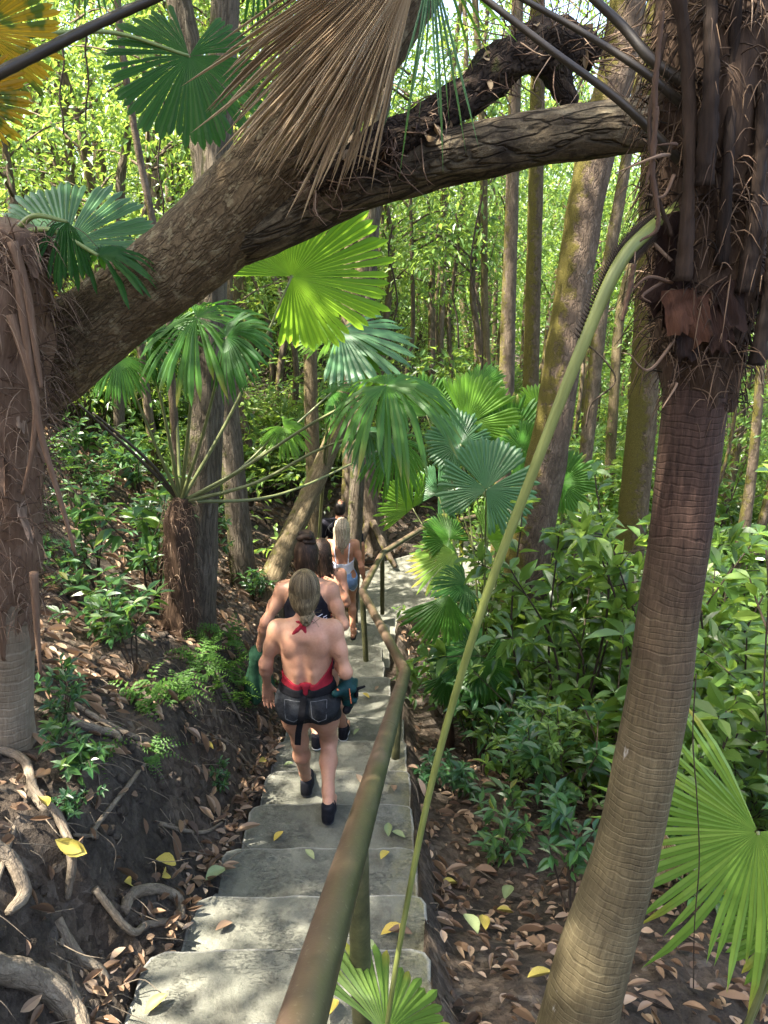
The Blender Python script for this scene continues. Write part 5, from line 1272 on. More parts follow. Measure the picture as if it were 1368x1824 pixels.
# palm with long stalks in front of the furrowed tree
b_=P(322,1175,4.85); b_[2]=gz(b_[0],b_[1])-.08; pb=b_+(0,0,.08)
pm=thing('fan_palm','stubby fan palm beside the furrowed tree throwing long stalks over the steps','palm',pb)
ax=[b_,P(322,1080,4.85),P(320,1000,4.85),P(318,930,4.85),P(324,885,4.85)]
sheath(pm,pb,ax,[.122,.105,.098,.09,.05],'fibre_dark',3,'trunk',n=60,rough=.25)
fibres(pm,pb,ax,[.122,.108,.10,.092,.07],480,.10,'fibre',6,r=.0017,droop=1.4)
cr=P(322,895,4.85)
def st(x,y,Y): return P(x,y,Y)
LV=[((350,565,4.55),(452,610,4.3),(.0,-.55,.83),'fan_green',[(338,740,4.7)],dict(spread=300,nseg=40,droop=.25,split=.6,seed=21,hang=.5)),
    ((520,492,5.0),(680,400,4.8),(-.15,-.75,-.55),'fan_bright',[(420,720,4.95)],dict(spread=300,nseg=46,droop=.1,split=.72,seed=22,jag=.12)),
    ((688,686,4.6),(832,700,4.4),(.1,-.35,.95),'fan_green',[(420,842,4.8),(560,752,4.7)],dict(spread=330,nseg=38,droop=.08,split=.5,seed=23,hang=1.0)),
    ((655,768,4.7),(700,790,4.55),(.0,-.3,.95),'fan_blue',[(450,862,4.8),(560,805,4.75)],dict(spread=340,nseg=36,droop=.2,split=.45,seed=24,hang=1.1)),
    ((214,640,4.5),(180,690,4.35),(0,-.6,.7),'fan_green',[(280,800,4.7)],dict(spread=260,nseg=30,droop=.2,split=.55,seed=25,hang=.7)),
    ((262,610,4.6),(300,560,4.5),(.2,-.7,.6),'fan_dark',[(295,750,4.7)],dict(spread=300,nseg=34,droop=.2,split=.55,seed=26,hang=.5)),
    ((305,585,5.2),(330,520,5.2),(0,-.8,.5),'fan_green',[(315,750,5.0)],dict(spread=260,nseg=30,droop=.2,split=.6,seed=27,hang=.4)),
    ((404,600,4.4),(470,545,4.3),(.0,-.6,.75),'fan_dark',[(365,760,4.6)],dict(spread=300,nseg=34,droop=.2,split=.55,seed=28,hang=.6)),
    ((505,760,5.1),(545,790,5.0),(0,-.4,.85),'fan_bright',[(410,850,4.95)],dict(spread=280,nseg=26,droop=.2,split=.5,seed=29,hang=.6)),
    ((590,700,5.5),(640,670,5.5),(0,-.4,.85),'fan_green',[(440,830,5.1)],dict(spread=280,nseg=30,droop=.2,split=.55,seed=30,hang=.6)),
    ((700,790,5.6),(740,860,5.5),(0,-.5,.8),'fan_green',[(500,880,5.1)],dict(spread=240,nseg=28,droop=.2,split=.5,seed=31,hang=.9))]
for h,t_,nn,mt,pet,kw in LV:
    leaf_part(pm,pb,P(*h),P(*t_),nn,mt,[cr]+[P(*q) for q in pet],pr0=.014,pmat='petiole_mid',**kw)
for x,y in ((140,720),(165,735)):
    g=G(); V,F,t=tube([cr,P((x+322)//2+20,820,4.75),P(x,y,4.6)],[.014,.011,.007],8,n=24); g.add(V,F,tc=t); obj('petiole',g.build('petiole',[MAT['petiole_dark']],pb),pm)

# the ringed palm close on the rail side
ax_px=[(1005,1960,1.36),(1031,1816,1.40),(1062,1690,1.44),(1116,1516,1.50),(1170,1250,1.56),(1189,1100,1.60),(1212,950,1.63),(1233,760,1.66),(1246,640,1.68)]
ax=[P(*q) for q in ax_px]; wd=[150,136,126,111,108,106,106,110,112]
rad=[w/2*(p[1]*CP-p[2]*SP)/FPX for p,w in zip(ax,wd)]
d=norm(ax[0]-ax[1]); b_=ax[0].copy()
while b_[2]>gz(b_[0],b_[1])-.05: b_=b_+d*.05*np.array((.4,.4,1))
pb=b_+(0,0,.05)
pr_=thing('fan_palm','tall ringed palm trunk leaning close by the railing with a dark shaggy crown','palm',pb)
sheath(pr_,pb,[b_]+ax,[rad[0]*1.15]+rad,'palm_trunk',2,'trunk',n=150,seg=40,rough=.018)
cax=[P(1244,730,1.68),P(1250,640,1.68),P(1258,520,1.70),P(1272,380,1.70),P(1285,200,1.70),P(1295,20,1.70),P(1300,-160,1.72)]
sheath(pr_,pb,cax,[.062,.085,.108,.115,.125,.12,.1],'fibre_dark',14,'fibre_sheath',n=90,seg=32,rough=.3)
rng=np.random.default_rng(41); g=G()
for i,(x,y,L,W,dx,dy) in enumerate([(1212,575,.08,.07,.0,1),(1240,590,.09,.07,.2,1),(1280,600,.09,.07,.1,1),(1230,640,.07,.06,-.05,1),(1300,560,.1,.06,.15,1)]):
    a=P(x,y-60,1.57); flap(g,a,P(x+dx*100,y+dy*100,1.55)-P(x,y,1.57),(0,-1,.1),L,W,rng,curl=.05,seed=i)
for i in range(10):
    a=P(rng.uniform(1185,1330),rng.uniform(380,560),1.60); flap(g,a,(rng.normal()*.5,0,-1),(rng.normal()*.4,-1,.1),rng.uniform(.08,.16),rng.uniform(.05,.10),rng,curl=-.02,seed=i+20)
obj('rust_sheath',g.build('rust_sheath',[MAT['fibre_red']],pb),pr_)
g=G()   # old petiole bases
for i,(a,r) in enumerate([([(1290,470),(1300,300),(1312,120),(1318,-60)],.017),([(1320,520),(1345,330),(1362,150)],.02),([(1215,500),(1222,330),(1218,120),(1205,-40)],.02),([(1255,330),(1262,140),(1262,-40)],.022),([(1190,420),(1172,330),(1165,200),(1180,60)],.006),([(1345,650),(1372,520),(1390,400)],.02)]):
    V,F,t=tube([P(x+rng.uniform(-8,8),y,1.565+rng.uniform(-.02,.02)) for x,y in a],[r*.9]+[r*.62]*(len(a)-1),8,n=40,rough=.35,rscale=1.2,seed=i); g.add(V,F,rnd=rng.random()*.3,tc=t)
obj('petiole_stubs',g.build('petiole_stubs',[MAT['fibre_dark']],pb),pr_)
fibres(pr_,pb,cax[1:],[.1,.115,.12,.13,.125,.1],1700,.11,'fibre_dark',15,r=.0016,droop=.8,outw=.4)
fibres(pr_,pb,cax[:2],[.066,.085],160,.07,'fibre_dark',18,'short_fibres',r=.0014,droop=.8,outw=.3)
fibres(pr_,pb,cax[1:],[.1,.115,.12,.13,.125,.1],120,.085,'fibre',16,'pale_fibres',r=.0017,droop=.6,outw=.5)
g=G()
for i,(x,y) in enumerate([(1095,290),(1105,520),(1120,610),(1150,330),(1165,250),(1130,450),(1180,690),(1160,500)]):
    a=P(1190+rng.uniform(-5,20),y+rng.uniform(-20,30),1.58); b=P(x,y+rng.uniform(0,40),1.52); V,F,t=tube([a,(a+b)/2+rng.normal(size=3)*.02,b],[.004,.003,.001],5,n=12); g.add(V,F,tc=t,rnd=rng.random())
for a in ([(1170,190),(1162,300),(1172,400),(1140,430)],[(1180,20),(1168,140),(1165,260),(1150,330)],[(1130,470),(1120,520),(1108,572)]):
    V,F,t=tube([P(x,y,1.5) for x,y in a],[.0045,.005,.004,.002][:len(a)],7,n=40,rough=.6,rscale=1.5); g.add(V,F,tc=t,rnd=.15)
obj('dead_shreds',g.build('dead_shreds',[MAT['fibre']],pb),pr_)
def stalk(pts,rad,mat,name='petiole'):
    g=G(); V,F,t=tube(pts,rad,10,n=60,flat=1.0); g.add(V,F,tc=t); return obj(name,g.build(name,[MAT[mat]],pb),pr_)
stalk([P(1215,290,1.62),P(1110,185,1.6),P(980,88,1.62),P(860,-5,1.65),P(760,-80,1.7)],[.0105,.008,.007,.0062,.0055],'petiole_dark')
stalk([P(1215,185,1.62),P(1150,130,1.62),P(1050,65,1.66),P(925,-5,1.7),P(820,-60,1.75)],[.0105,.008,.0065,.0055,.005],'petiole_dark')
stalk([P(1220,150,1.62),P(1160,105,1.64),P(1110,48,1.68),P(1050,-10,1.7),P(980,-90,1.75)],[.011,.0105,.009,.008,.007],'petiole_dark')
# long live stalk sweeping down across the view to a small fan beside the rail
lg=[P(1210,370,1.66),P(1150,415,1.58),P(1100,475,1.54),P(1040,610,1.52),P(940,865,1.5),P(850,1110,1.48),P(770,1390,1.46),P(716,1660,1.42),P(688,1835,1.40)]
stalk(lg,[.0145,.014,.014,.0125,.0105,.0092,.008,.007,.0062],'petiole_long','leaf_stalk')
g=G()
sp_=spline(lg,200)
for j in range(12,75,1):
    for s_ in (-1,1):
        if s_==1 and j>45: continue
        a=sp_[j]; tdir=norm(sp_[j+1]-sp_[j]); sd2=norm(np.cross(tdir,(0,1,0)))*s_; b=a+sd2*.028+tdir*.006*(-1); V,F,t=tube([a+sd2*.012,b],[.0028,.0005],4,n=3); g.add(V,F,tc=t)
obj('spines',g.build('spines',[MAT['twig']],pb),pr_)
hubp=P(686,1842,1.40)
leaf_part(pr_,pb,hubp,hubp+(P(775,1735,1.62)-hubp)*1.05,(.05,-.55,.83),'fan_light',None,spread=200,nseg=26,droop=.15,split=.7,seed=51,fold=.5)
# hanging strips of a leaf at the top
leaf_part(pr_,pb,P(768,-70,1.95),P(775,225,1.9),(0,-1,-.1),'fan_blue',None,spread=34,nseg=9,droop=.05,split=.22,seed=52,jag=.4)
leaf_part(pr_,pb,P(775,-90,1.9),P(885,110,1.9),(0,-1,-.1),'fan_green',None,spread=34,nseg=5,droop=.05,split=.22,seed=53,jag=.3)

# bright fan in the low corner
sb=np.array((1.0,1.62,gz(1.0,1.62)))
hb=P(1350,1482,1.62)
sp1=thing('fan_palm','young fan palm with a big pale ribbed leaf in the corner past the ringed trunk','palm',sb)
leaf_part(sp1,sb,hb,P(1215,1735,1.44),(-.15,-.72,.68),'fan_light',[sb+(0,0,-.05),P(1372,1700,1.60)],pr0=.011,pmat='petiole_mid',spread=262,nseg=40,droop=.12,split=.44,seed=61,jag=.3,fold=.6,tipbend=.2)
leaf_part(sp1,sb,P(1420,1640,1.7),P(1345,1760,1.6),(-.1,-.7,.7),'fan_light',[sb],pr0=.01,pmat='petiole_mid',spread=200,nseg=22,droop=.2,split=.6,seed=62,fold=.6)
o=leaf_part(sp1,sb,P(1180,1480,1.95),P(1130,1560,1.9),(0,-.6,.8),'fan_dry',None,spread=150,nseg=16,droop=.3,split=.6,seed=63,fold=.7)

# palms of the middle distance
def small_palm(label,base_px,leavesl,trunk_r=.05,h=.35):
    p=P(*base_px); bz=gz(p[0],p[1]); b=np.array((p[0],p[1],bz)); t=thing('fan_palm',label,'palm',b)
    top=b+np.array((0,0,h)); sheath(t,b,[b-(0,0,.08),(b+top)/2,top],[trunk_r*1.2,trunk_r,trunk_r*.7],'fibre_dark',int(base_px[0]),'trunk',n=20,seg=14,rough=.2)
    for i,(h_,t_,nn,mt,kw) in enumerate(leavesl):
        hub=P(*h_); m=(top+hub)/2+np.array((0,0,.12)); leaf_part(t,b,hub,P(*t_),nn,mt,[top-(0,0,.03),m],pr0=.011,pmat='petiole_mid',seed=int(base_px[0])+i,**kw)
    return t
D_=dict(spread=300,nseg=36,droop=.1,split=.65)
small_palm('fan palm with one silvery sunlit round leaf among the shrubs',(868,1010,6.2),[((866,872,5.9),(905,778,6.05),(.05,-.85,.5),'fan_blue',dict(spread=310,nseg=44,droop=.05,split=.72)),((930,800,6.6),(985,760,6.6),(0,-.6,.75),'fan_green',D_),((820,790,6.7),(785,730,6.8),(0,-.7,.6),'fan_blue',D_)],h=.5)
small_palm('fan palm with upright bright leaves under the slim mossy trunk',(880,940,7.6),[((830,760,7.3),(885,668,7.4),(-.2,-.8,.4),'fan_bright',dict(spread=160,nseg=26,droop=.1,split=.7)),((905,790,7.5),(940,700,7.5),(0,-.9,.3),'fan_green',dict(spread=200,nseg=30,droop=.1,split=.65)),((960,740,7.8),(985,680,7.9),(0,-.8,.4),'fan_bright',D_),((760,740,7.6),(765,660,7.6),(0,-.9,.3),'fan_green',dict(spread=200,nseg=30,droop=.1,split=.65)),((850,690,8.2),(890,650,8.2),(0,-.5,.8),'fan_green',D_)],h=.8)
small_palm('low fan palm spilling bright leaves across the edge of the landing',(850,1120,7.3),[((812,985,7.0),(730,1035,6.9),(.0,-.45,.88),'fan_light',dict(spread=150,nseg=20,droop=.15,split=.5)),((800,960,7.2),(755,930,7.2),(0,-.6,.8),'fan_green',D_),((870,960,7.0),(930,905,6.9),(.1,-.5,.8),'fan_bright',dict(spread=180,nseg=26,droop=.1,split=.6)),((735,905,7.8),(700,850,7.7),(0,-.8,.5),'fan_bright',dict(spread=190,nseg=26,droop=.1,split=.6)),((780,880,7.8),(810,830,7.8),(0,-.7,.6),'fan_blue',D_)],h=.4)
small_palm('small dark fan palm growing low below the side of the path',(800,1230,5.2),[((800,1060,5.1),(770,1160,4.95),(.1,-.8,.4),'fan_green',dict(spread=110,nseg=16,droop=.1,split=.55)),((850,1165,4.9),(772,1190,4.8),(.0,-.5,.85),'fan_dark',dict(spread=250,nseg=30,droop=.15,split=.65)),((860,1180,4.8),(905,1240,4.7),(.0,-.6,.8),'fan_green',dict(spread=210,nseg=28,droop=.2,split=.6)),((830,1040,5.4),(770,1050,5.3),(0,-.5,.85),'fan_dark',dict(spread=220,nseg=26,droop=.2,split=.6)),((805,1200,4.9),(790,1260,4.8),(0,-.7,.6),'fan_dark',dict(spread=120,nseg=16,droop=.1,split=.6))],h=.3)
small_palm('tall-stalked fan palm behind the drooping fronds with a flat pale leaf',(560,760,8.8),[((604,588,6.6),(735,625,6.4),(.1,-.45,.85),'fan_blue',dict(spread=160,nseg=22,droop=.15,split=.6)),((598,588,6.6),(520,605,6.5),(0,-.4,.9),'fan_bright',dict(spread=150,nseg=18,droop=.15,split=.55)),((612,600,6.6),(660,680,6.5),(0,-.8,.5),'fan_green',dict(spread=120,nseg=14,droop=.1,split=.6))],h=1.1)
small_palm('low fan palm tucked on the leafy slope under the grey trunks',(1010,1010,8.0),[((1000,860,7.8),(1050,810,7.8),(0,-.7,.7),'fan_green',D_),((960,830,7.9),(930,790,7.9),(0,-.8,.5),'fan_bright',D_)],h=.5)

# dry fronds hanging over the arching trunk
fb=P(730,-60,2.32)
dry=thing('dry_frond_bundle','bundle of dry brown palm fronds hanging over the arching trunk','dead frond',fb)
for i,(h_,t_,sp,ns,hg) in enumerate([((750,-115,2.36),(478,255,2.26),32,30,.0),((735,-120,2.34),(432,190,2.30),28,24,.0),((755,-100,2.30),(535,280,2.24),30,28,.02),((755,-110,2.28),(590,255,2.22),28,26,.02),((755,-95,2.26),(640,165,2.22),24,20,.03),((700,-120,2.44),(452,95,2.4),26,20,.02),((740,-90,2.3),(690,75,2.25),18,10,.03),((760,-140,2.40),(515,250,2.34),36,32,.0),((720,-100,2.40),(470,150,2.36),30,26,.0),((755,-110,2.33),(565,225,2.28),32,30,.02)]):
    g=G(); fan(g,P(*h_),P(*t_),(.25,-.9,.2),spread=sp,nseg=ns,droop=.06,split=.55,seed=70+i,jag=.34,fold=1.0,hang=hg,tipbend=.2); obj('frond',g.build('frond',[MAT['fan_dry']],fb,smooth=False),dry)
# ------------------------------------------------------------------ shrubs and small plants
def hit(px,py,y0=.8,y1=30):
    """first point of the ground along the ray of a photo pixel"""
    p=None
    for Y in np.arange(y0,y1,.05):
        q=P(px,py,Y)
        if q[2]<float(terr(q[0],q[1]))+.02: return np.array((q[0],q[1],gz(q[0],q[1])))
    return P(px,py,y1)
def shrub_mesh(i,h,ns,nl,L,spread,top=.35,mat='leaf_shrub',wr=.42,lean=.25):
    rng=np.random.default_rng(300+i); g=G(); gs=G(); P0=[];D=[];Nn=[]
    for s in range(ns):
        th=rng.uniform(0,6.28); r=spread*rng.uniform(.2,1); e=np.array((math.cos(th)*r,math.sin(th)*r,h*rng.uniform(.55,1.0)))
        m=e*np.array((.35,.35,.55))+rng.normal(size=3)*.05*h
        pts=spline(np.array([(0,0,-.08),m,e]),14); V,F,t=tube(pts,np.linspace(.009,.003,14)*(.6+.4*h),5,n=14); gs.add(V,F,tc=t)
        tips=[(pts,1)]
        for _ in range(rng.integers(1,4)):
            j=rng.integers(6,13); a=pts[j]; b=a+np.array((rng.normal()*.3,rng.normal()*.3,rng.uniform(.05,.25)))*h*.5
            q=spline(np.array([a,(a+b)/2+(0,0,.03),b]),8); V,F,t=tube(q,np.linspace(.004,.002,8),4,n=8); gs.add(V,F,tc=t); tips.append((q,.6))
        for q,wgt in tips:
            n=max(4,int(nl*wgt*rng.uniform(.7,1.3)))
            for k in range(n):
                f=top+(1-top)*rng.random()**.7; j=f*(len(q)-1); a=q[int(j)]; ax=norm(q[min(int(j)+1,len(q)-1)]-q[max(int(j)-1,0)])
                o=rng.normal(size=3); o=norm(o-ax*(o@ax)); d=o*.9+ax*.45+np.array((0,0,rng.uniform(-.45,.2))); P0.append(a+o*.008); D.append(d); Nn.append(np.array((0,0,1.))+rng.normal(size=3)*.35+o*.2)
            for k in range(4):
                a_=k*1.57+rng.random(); d=np.array((math.cos(a_),math.sin(a_),rng.uniform(-.1,.5))); P0.append(q[-1]); D.append(d); Nn.append(np.array((0,0,1.))+rng.normal(size=3)*.2)
    k=len(P0); l=L*rng.uniform(.55,1.25,k); leaves(g,P0,D,Nn,l,l*wr*rng.uniform(.8,1.15,k),LEAF_NEAR,rng)
    return gs.build('stem',[MAT['twig']]),g.build('leaves',[MAT[mat]],smooth=False)
SHR=[shrub_mesh(0,1.0,10,17,.115,.55),shrub_mesh(1,1.1,11,24,.085,.5,mat='leaf_forest'),shrub_mesh(2,1.3,9,15,.13,.55,wr=.5),shrub_mesh(3,1.4,12,24,.10,.6,mat='leaf_forest',wr=.36)]+[shrub_mesh(10+i,2.1+.25*i,7,22,.165,.75,top=.42) for i in range(3)]
LOW=[shrub_mesh(20+i,.42,6,9,.095,.28,top=.25,mat='leaf_bank',wr=.36) for i in range(3)]+[shrub_mesh(30+i,.85,5,9,.12,.3,top=.5,mat='leaf_bank',wr=.36) for i in range(3)]
BIG=[shrub_mesh(50+i,1.25,9,15,.22,.6,top=.25,wr=.36) for i in range(2)]
rr=random.Random(17)
def plant(pool,k,x,y,s,name,label,cat,group=None,z=None):
    t=thing(name,label,cat,(x,y,gz(x,y) if z is None else z),group); a,b=pool[k%len(pool)]
    obj('stem',a,t); obj('leaves',b,t); t.scale=(s,s,s*rr.uniform(.85,1.15)); t.rotation_euler=(rr.uniform(-.1,.1),rr.uniform(-.1,.1),rr.uniform(0,6.3)); return t
spots=[]; i=0
while i<9000 and len(spots)<165:
    i+=1; y=rr.uniform(2.9,12.5); x=rr.uniform(.3,.66*y+1.1)
    lo=1.62 if y<3.6 else (.92 if y<4.4 else (.5 if y<7 else float(np.interp(y,[7,8.8,9.6,10.6,12,14],[.75,.95,1.5,2.8,3.4,3.2]))))
    if x<lo: continue
    if any((x-a)**2+(y-b)**2<.42**2 for a,b,_ in spots): continue
    spots.append((x,y,x-lo))
for n_,(x,y,e) in enumerate(spots):
    tall=e>.5 and rr.random()<.5 and y>3.6
    if y>3.6 and e>.25 and rr.random()<.16: plant(BIG,n_,x,y,rr.uniform(.8,1.2),'leafy_shrub','shrub with long drooping glossy leaves in the thicket below the railing','shrub','long-leaved shrubs in the thicket'); continue
    if tall: plant(SHR[4:],n_,x,y,rr.uniform(.8,1.15),'tall_sapling','tall dark-stemmed sapling with oval leaves in the sunlit thicket below the railing','sapling','saplings in the thicket')
    else: plant(SHR[:4],n_,x,y,rr.uniform(.55,.8) if e<.35 else rr.uniform(.8,1.25),'leafy_shrub','broad-leaved green shrub in the thicket on the slope below the railing','shrub','shrubs in the thicket')
spots=[]; i=0
while i<9000 and len(spots)<125:
    i+=1; y=rr.uniform(4.2,15); x=-rr.uniform(1.3,.6*y+1.2)
    if y>11.5 and rr.random()<.5: x=rr.uniform(-3,2.2)
    if (y<11.6 and x>-1.25) or (7.5<y<12.2 and x>-2.0): continue
    if any((x-a)**2+(y-b)**2<.4**2 for a,b in spots): continue
    spots.append((x,y))
for n_,(x,y) in enumerate(spots):
    if y>9: plant(SHR[:4],n_,x,y,rr.uniform(.7,1.1),'leafy_shrub','green leafy bush on the hillside behind the walkers','shrub','bushes on the hillside')
    else: plant(LOW,n_,x,y,rr.uniform(.7,1.25),'bank_plant','small broad-leaved seedling growing through the leaf litter on the bank','plant','seedlings on the bank')
for j,(px,py,k,s,lab) in enumerate([(240,1190,3,.8,'seedling with hanging lance leaves beside the shaggy palm trunk'),(112,1290,1,.55,'low lobed plant at the foot of the shaggy palm'),(140,1400,2,.6,'small broad-leaved weed on the bare soil bank above the roots'),(140,1470,0,.35,'tiny weed between the roots on the soil bank'),(394,1405,1,.35,'little weed at the foot of the bank near the step edge'),(175,1060,4,.9,'leafy seedling with pale stem among litter below the arching trunk'),(455,1060,1,.8,'leafy seedling at the bank edge beside the walkers'),(905,1400,0,.6,'pale green seedling on the bare slope right by the thicket'),(870,1360,3,.6,'thin-stemmed seedling with whitish leaves at the thicket edge'),(1000,1440,2,.5,'low weed in the sunny leaf litter beyond the rail'),(770,1400,1,.6,'low weed with oval leaves beside the kerb of the steps'),(1290,1620,2,.7,'small weed under the pale ribbed fan leaf')]):
    p=hit(px,py); plant(LOW,k,p[0],p[1],s,'bank_plant',lab,'plant')
k=0; sp2=[]
while len(sp2)<22 and k<900:
    k+=1; y=rr.uniform(2.7,6.2); x=rr.uniform(.42,1.5)
    if y<3.4 and x<.75 or any((x-a)**2+(y-b)**2<.2 for a,b in sp2): continue
    sp2.append((x,y))
for n_,(x,y) in enumerate(sp2): plant(LOW,n_,x,y,rr.uniform(.55,1.0),'slope_plant','small bright seedling in the brown leaf litter on the slope beside the kerb','plant','seedlings on the slope beside the kerb')
# ferny growth on the bank edge
def fern_mesh(i):
    rng=np.random.default_rng(600+i); g=G()
    for f in range(16):
        th=rng.uniform(0,6.28); L=rng.uniform(.12,.26); e=np.array((math.cos(th)*L,math.sin(th)*L,rng.uniform(-.04,.1))); q=spline(np.array([(0,0,0),e*.5+(0,0,.07),e]),11)
        t=norm(np.gradient(q,axis=0)); s=norm(np.cross(t,(0,0,1.)))
        for k in range(2,11):
            w=.05*(1-k/12)
            leaves(g,[q[k],q[k]],[s[k]+t[k]*.4,-s[k]+t[k]*.4],[(0,0,1.)]*2,w,w*.5,LEAF_MID,rng)
    return g.build('fern',[MAT['fern']],smooth=False)
FM=[fern_mesh(i) for i in range(3)]
for k,(px,py) in enumerate([(350,1160),(375,1180),(400,1200),(360,1210),(420,1225),(385,1235),(410,1260),(435,1270),(350,1190),(330,1240),(425,1200),(395,1160),(440,1245),(268,1262),(310,1255),(270,1360),(190,1370)]):
    p=hit(px,py); o=obj('fern',FM[k%3],None,p); o.rotation_euler=(rr.uniform(-.3,.1),rr.uniform(.1,.5),rr.uniform(0,6.3)); s=rr.uniform(.7,1.25); o.scale=(s,)*3; tag(o,'bright green fern tuft on the soil bank beside the steps','fern','fern tufts on the bank')

# ------------------------------------------------------------------ litter
rng=np.random.default_rng(5)
def scatter(n,xr,yr,keep):
    x=rng.uniform(*xr,n); y=rng.uniform(yr[0]**.6,yr[1]**.6,n)**(1/.6); m=keep(x,y); x,y=x[m],y[m]; z=ground_h(x,y)
    e=.03; nx=-(terr(x+e,y)-terr(x-e,y))/(2*e); ny=-(terr(x,y+e)-terr(x,y-e))/(2*e); return np.stack([x,y,z],-1),norm(np.stack([nx,ny,np.ones_like(nx)],-1))
def dens(x,y):
    d=np.array([mnoise.noise(Vector((a*1.3,b*1.3,4))) for a,b in zip(x,y)])*.9+.58
    d=np.where((x<-.74)&(x>-1.25)&(y<9),d*.5,d); d=np.where((x>.1)&(x<.75),d*.6,d)
    d=np.where((x<-.84)&(x>-1.9)&(y<3.4),d*.45,d)
    ok=((x<-.72)|(x>.2)|(y>9))&~inside(x,y,PATH)
    return ok&(rng.random(len(x))<d)
g=G()
for xr,yr,n,L in (((-7,-.72),(1.2,11),32000,.06),((.2,5),(1.0,9),17000,.056),((-5,2.4),(10.8,16),3500,.11)):
    p,nn=scatter(n,xr,yr,dens); k=len(p); r=rng.random(k)**1.1
    leaves(g,p+nn*rng.uniform(.004,.03,(k,1)),np.cross(nn,rng.normal(size=(k,3))),nn+rng.normal(size=(k,3))*.30,L*np.clip(np.exp(rng.normal(size=k)*.45),.3,2.3),L*.42*np.exp(rng.normal(size=k)*.4),LEAF_DRY,rng,rnd=r)
# drift of leaves along the bank side of the steps
n=620; y=rng.uniform(1.2,8.6,n); x=np.interp(y,[0,2.12,2.14,2.57,3.04,3.57,4.1,8.4,9],[-.90,-.90,-.82,-.80,-.785,-.775,-.77,-.77,-.82])-np.abs(rng.normal(size=n))*.07+.01
p=np.stack([x,y,np.maximum(ground_h(x,y),-S(y)-.06)+rng.uniform(.01,.05,n)],-1); leaves(g,p,rng.normal(size=(n,3))*(1,1,.3),np.array((.2,-.2,1.))+rng.normal(size=(n,3))*.4,.05*rng.uniform(.5,1.6,n),.023*rng.uniform(.6,1.4,n),LEAF_DRY,rng,rnd=rng.random(n)**.9)
o=obj('leaf_litter',g.build('leaf_litter',[MAT['litter']],smooth=False)); tag(o,kind='stuff')
g=G()
for xr,yr,n in (((-4,-.72),(1.2,9),420),((.2,3.5),(1.2,7),300)):
    p,nn=scatter(n,xr,yr,dens)
    for q,m in zip(p,nn):
        d=norm(np.cross(m,rng.normal(size=3)))*rng.uniform(.05,.28); V,F,t=tube([q+m*.008,q+d*.5+m*rng.uniform(.01,.05),q+d+m*.01],[.003,.0028,.0015],4,n=6); g.add(V,F,tc=t)
p,nn=scatter(520,(-1.6,-.78),(1.1,6),lambda x,y:rng.random(len(x))<.9)
for q,m in zip(p,nn):
    d=norm(np.array((rng.normal()*.5+.5,rng.normal()*.6,-.7)))*rng.uniform(.05,.2); V,F,t=tube([q+m*.012,q+d*.5+m*rng.uniform(.012,.03)+rng.normal(size=3)*.015,q+d+m*.015],[.0022,.002,.0009],4,n=8); g.add(V,F,tc=t)
o=obj('twig_litter',g.build('twig_litter',[MAT['root']])); tag(o,kind='stuff')
ICO=None
def clod(g,p,s,rng,sd_):
    V,F,t=tube([p-(0,0,s*.7),p-(0,0,s*.3),p+(0,0,s*.2),p+(0,0,s*.6)],[s*.6,s,s*.9,s*.4],7,n=5,rough=.35,seed=sd_); V=np.asarray(V)+rng.normal(size=(len(V),3))*s*.08; g.add(V,F,tc=t)
g=G(); p,nn=scatter(2600,(-1.7,-.76),(1.0,7),lambda x,y:rng.random(len(x))<.75)
for i,q in enumerate(p): clod(g,q,.032*rng.random()**3+.005,rng,i)
p,nn=scatter(700,(.17,1.6),(1.0,5),lambda x,y:rng.random(len(x))<.7)
for i,q in enumerate(p): clod(g,q,.010*rng.random()**2+.006,rng,i)
o=obj('soil_debris',g.build('soil_debris',[MAT['soil']])); tag(o,kind='stuff')

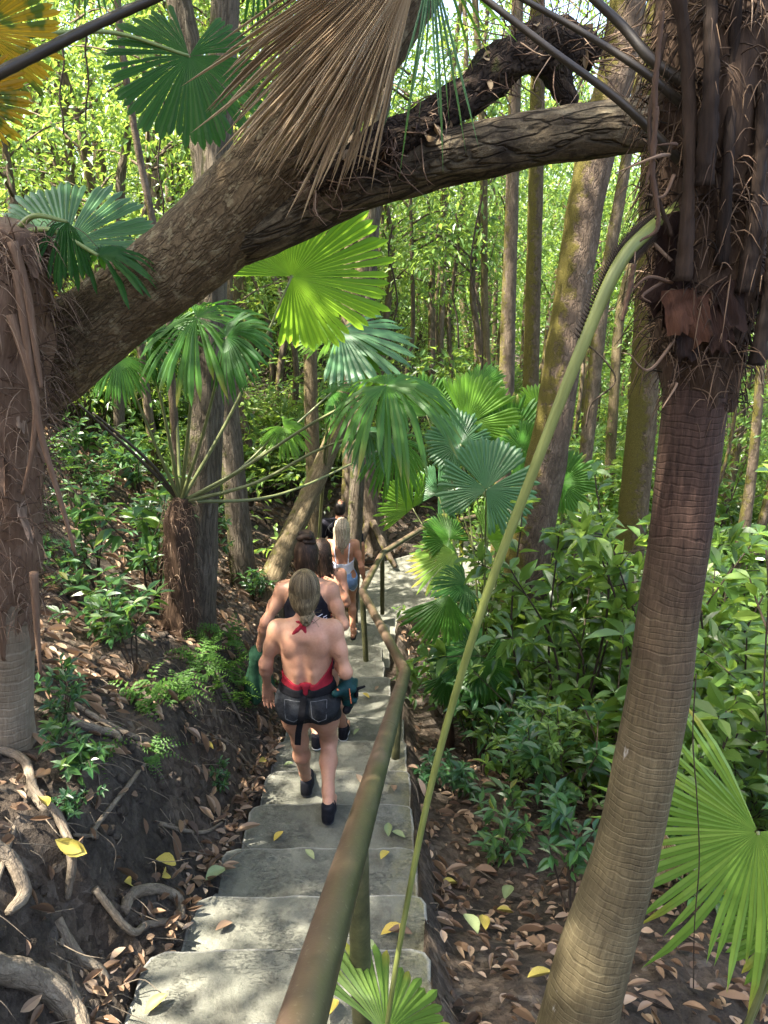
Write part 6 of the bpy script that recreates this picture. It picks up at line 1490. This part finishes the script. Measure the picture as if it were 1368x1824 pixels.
# leaves lying on the steps: a thing each
def tread_hit(px,py):
    prev=-1
    for e,l in STEPS:
        a=math.atan((py-912)/FPX)+PITCH; y=l/math.tan(a)
        if prev<y<=e: return P(px,py,y)
        prev=e
    return None
FL={m:None for m in ('yellow_leaf','green_leaf','litter')}
for m in FL:
    g=G(); leaves(g,[(0,0,0)],[(1,0,0)],[(0,0,1)],1.0,.5,LEAF_DRY,rng,rnd=.55); FL[m]=g.build('fallen_leaf',[MAT[m]])
for px,py,s,m,lab in [(692,1520,.085,'yellow_leaf','orange yellow leaf curled on the step near the rail post'),(678,1670,.10,'yellow_leaf','large yellow green leaf lying on the step beside the rail post'),(735,1668,.10,'litter','curled brown leaf at the kerb edge of the step'),(674,1700,.10,'green_leaf','pale green leaf below the yellow one beside the rail post'),(488,1502,.075,'yellow_leaf','olive leaf on the step edge under the walking woman'),(415,1648,.08,'litter','single brown spotted leaf alone on the bare step'),(692,1494,.09,'green_leaf','olive leaf pair lying by the kerb, first of two'),(722,1496,.08,'green_leaf','grey green leaf next to the kerb of the step'),(572,1354,.10,'green_leaf','dark green leaf beside the left shoe of the woman in red'),(658,1246,.08,'yellow_leaf','yellow leaf in the sunny patch by the hip bag'),(630,1312,.07,'green_leaf','lime leaf near the black shoe with white sole'),(505,1366,.07,'green_leaf','grey curled leaf by the bank edge of the step'),(700,1402,.08,'litter','brown leaf against the kerb past the rail post'),(645,1400,.08,'litter','dry brown leaf just under the handrail'),(560,1535,.07,'green_leaf','faded leaf at the centre of the step below the walker'),(258,1812,.09,'yellow_leaf','yellow leaf on the corner of the topmost visible step'),(600,1785,.11,'yellow_leaf','long yellow leaf under the rail at the picture bottom'),(745,1372,.07,'litter','small brown leaf on the worn step corner'),(668,1232,.06,'litter','crumpled leaf on the sunny upper landing step')]:
    p=tread_hit(px,py)
    if p is None: continue
    o=obj('fallen_leaf',FL[m],None,p+np.array((0,0,.014))); o.scale=(s,s,s); o.rotation_euler=(rr.uniform(-.15,.15),rr.uniform(-.1,.1),rr.uniform(0,6.3)); tag(o,lab,'leaf')
for px,py,s,m,lab in [(265,1530,.12,'yellow_leaf','broad yellow leaf on the soil at the foot of the bank'),(362,1582,.13,'green_leaf','pale lobed yellow leaf by the step edge'),(95,1505,.10,'yellow_leaf','pale yellow leaf resting on the bank roots'),(108,1560,.11,'yellow_leaf','spotted yellow leaf hanging on the bank beside the root'),(285,1560,.10,'yellow_leaf','yellow leaf cluster leaf at the bank foot'),(855,1415,.11,'green_leaf','pale leaf on the dark slope beyond the kerb'),(850,1680,.13,'green_leaf','large pale green leaf on the slope beyond the kerb'),(815,1570,.10,'yellow_leaf','yellow leaf on dark soil beyond the kerb'),(915,1625,.09,'yellow_leaf','small yellow leaf in the brown litter'),(865,1655,.10,'yellow_leaf','bright yellow leaf beside the large pale green leaf'),(935,1790,.10,'yellow_leaf','round yellow leaf at the foot of the ringed palm'),(900,1580,.12,'green_leaf','long grey green leaf in the litter near the ringed palm'),(225,1605,.08,'yellow_leaf','orange leaf caught in the looping root'),(60,1435,.09,'yellow_leaf','narrow yellow leaf stuck on the root tangle'),(455,1358,.08,'yellow_leaf','bright yellow leaf between bank and steps'),(355,1330,.08,'yellow_leaf','yellow leaf on the dark bank face')]:
    p=hit(px,py); e=.04; nv=Vector((-(float(terr(p[0]+e,p[1]))-float(terr(p[0]-e,p[1])))/(2*e),-(float(terr(p[0],p[1]+e))-float(terr(p[0],p[1]-e)))/(2*e),1)).normalized()
    o=obj('fallen_leaf',FL[m],None,p+np.array(nv)*.03); o.scale=(s,s,s); o.rotation_euler=(nv.to_track_quat('Z','Y').to_matrix()@Matrix.Rotation(rr.uniform(0,6.3),3,'Z')).to_euler(); tag(o,lab,'leaf')

# roots on the cut bank
for pts,r,lab in [([(255,1358),(225,1400),(205,1440),(165,1490),(172,1500),(135,1512)],.013,'pale kinked root running down the bare soil bank'),([(-20,1335),(40,1355),(62,1410),(105,1470),(128,1540),(122,1620)],.022,'long knobbly root descending the bank under the shaggy palm'),([(104,1655),(140,1712),(185,1755),(215,1800),(222,1850)],.022,'thick root curving down to the step corner'),([(-60,1715),(20,1735),(75,1775),(125,1815),(150,1860)],.05,'heavy thick root at the low corner of the bank'),([(222,1640),(235,1612),(280,1602),(315,1612),(322,1640)],.028,'arched looping root above the lowest steps'),([(180,1660),(235,1690),(262,1660),(300,1640),(325,1650)],.018,'root running under the looping root to the steps'),([(285,1470),(330,1482),(365,1480),(395,1462)],.013,'short root crossing the bank foot'),([(100,1275),(150,1295),(200,1310),(215,1330)],.024,'mossy root lying on the bank top'),([(50,1212),(160,1275),(240,1310),(315,1338)],.017,'fallen grey stick lying across the bank top'),([(370,1313),(410,1335),(450,1368)],.013,'curved root near the step edge'),([(-10,1560),(20,1480),(40,1410)],.012,'thin root hanging at the shaggy palm foot'),([(110,1690),(125,1740),(140,1790),(135,1830)],.012,'slim root branching down beside the thick curved root'),([(45,1400),(70,1440),(110,1480)],.014,'bark-stripped root joining the long knobbly root'),([(-20,1500),(20,1540),(40,1590),(15,1630)],.03,'shaggy root stub at the picture edge'),([(340,1185),(380,1200),(405,1240),(430,1290)],.016,'roots under the ferns at the bank edge'),([(395,1490),(400,1470),(396,1450)],.008,'tiny root tip at the bank foot')]:
    w=[hit(*q) for q in pts]; w=[q+np.array((.4*r,-.5*r,r*.95)) for q in w]; b=w[0].copy(); g=G(); V,F,t=tube(w,[r*.72]+[r*.8]*(len(w)-2)+[r*.45],12,n=max(24,len(w)*10),rough=.22,seed=int(pts[0][1])); g.add(V,F,tc=t)
    o=obj('exposed_root',g.build('exposed_root',[MAT['root']],b),None,b); tag(o,lab,'root')

# hanging lianas
for k,(x,y0,y1,Y,dx) in enumerate([(110,80,240,5,4),(155,60,215,5.5,-3),(287,150,400,7,6),(530,0,120,6,5),(1240,1200,1760,1.45,-6),(850,250,640,9,12),(700,400,640,12,-8),(812,380,620,13,6),(1365,980,1400,3,4),(1068,560,760,7.5,-30)]):
    pts=[P(x+dx*math.sin(i*1.7),y0+(y1-y0)*i/5,Y) for i in range(6)]; b=pts[0]; g=G(); r=.0045*max(1,Y/4); 
    if Y<2: r=.0016
    V,F,t=tube(pts,r,6,n=30,rough=.2); g.add(V,F,tc=t); o=obj('liana',g.build('liana',[MAT['twig']],b),None,b); tag(o,'thin dark liana hanging straight down through the forest','vine','lianas hanging in the forest')
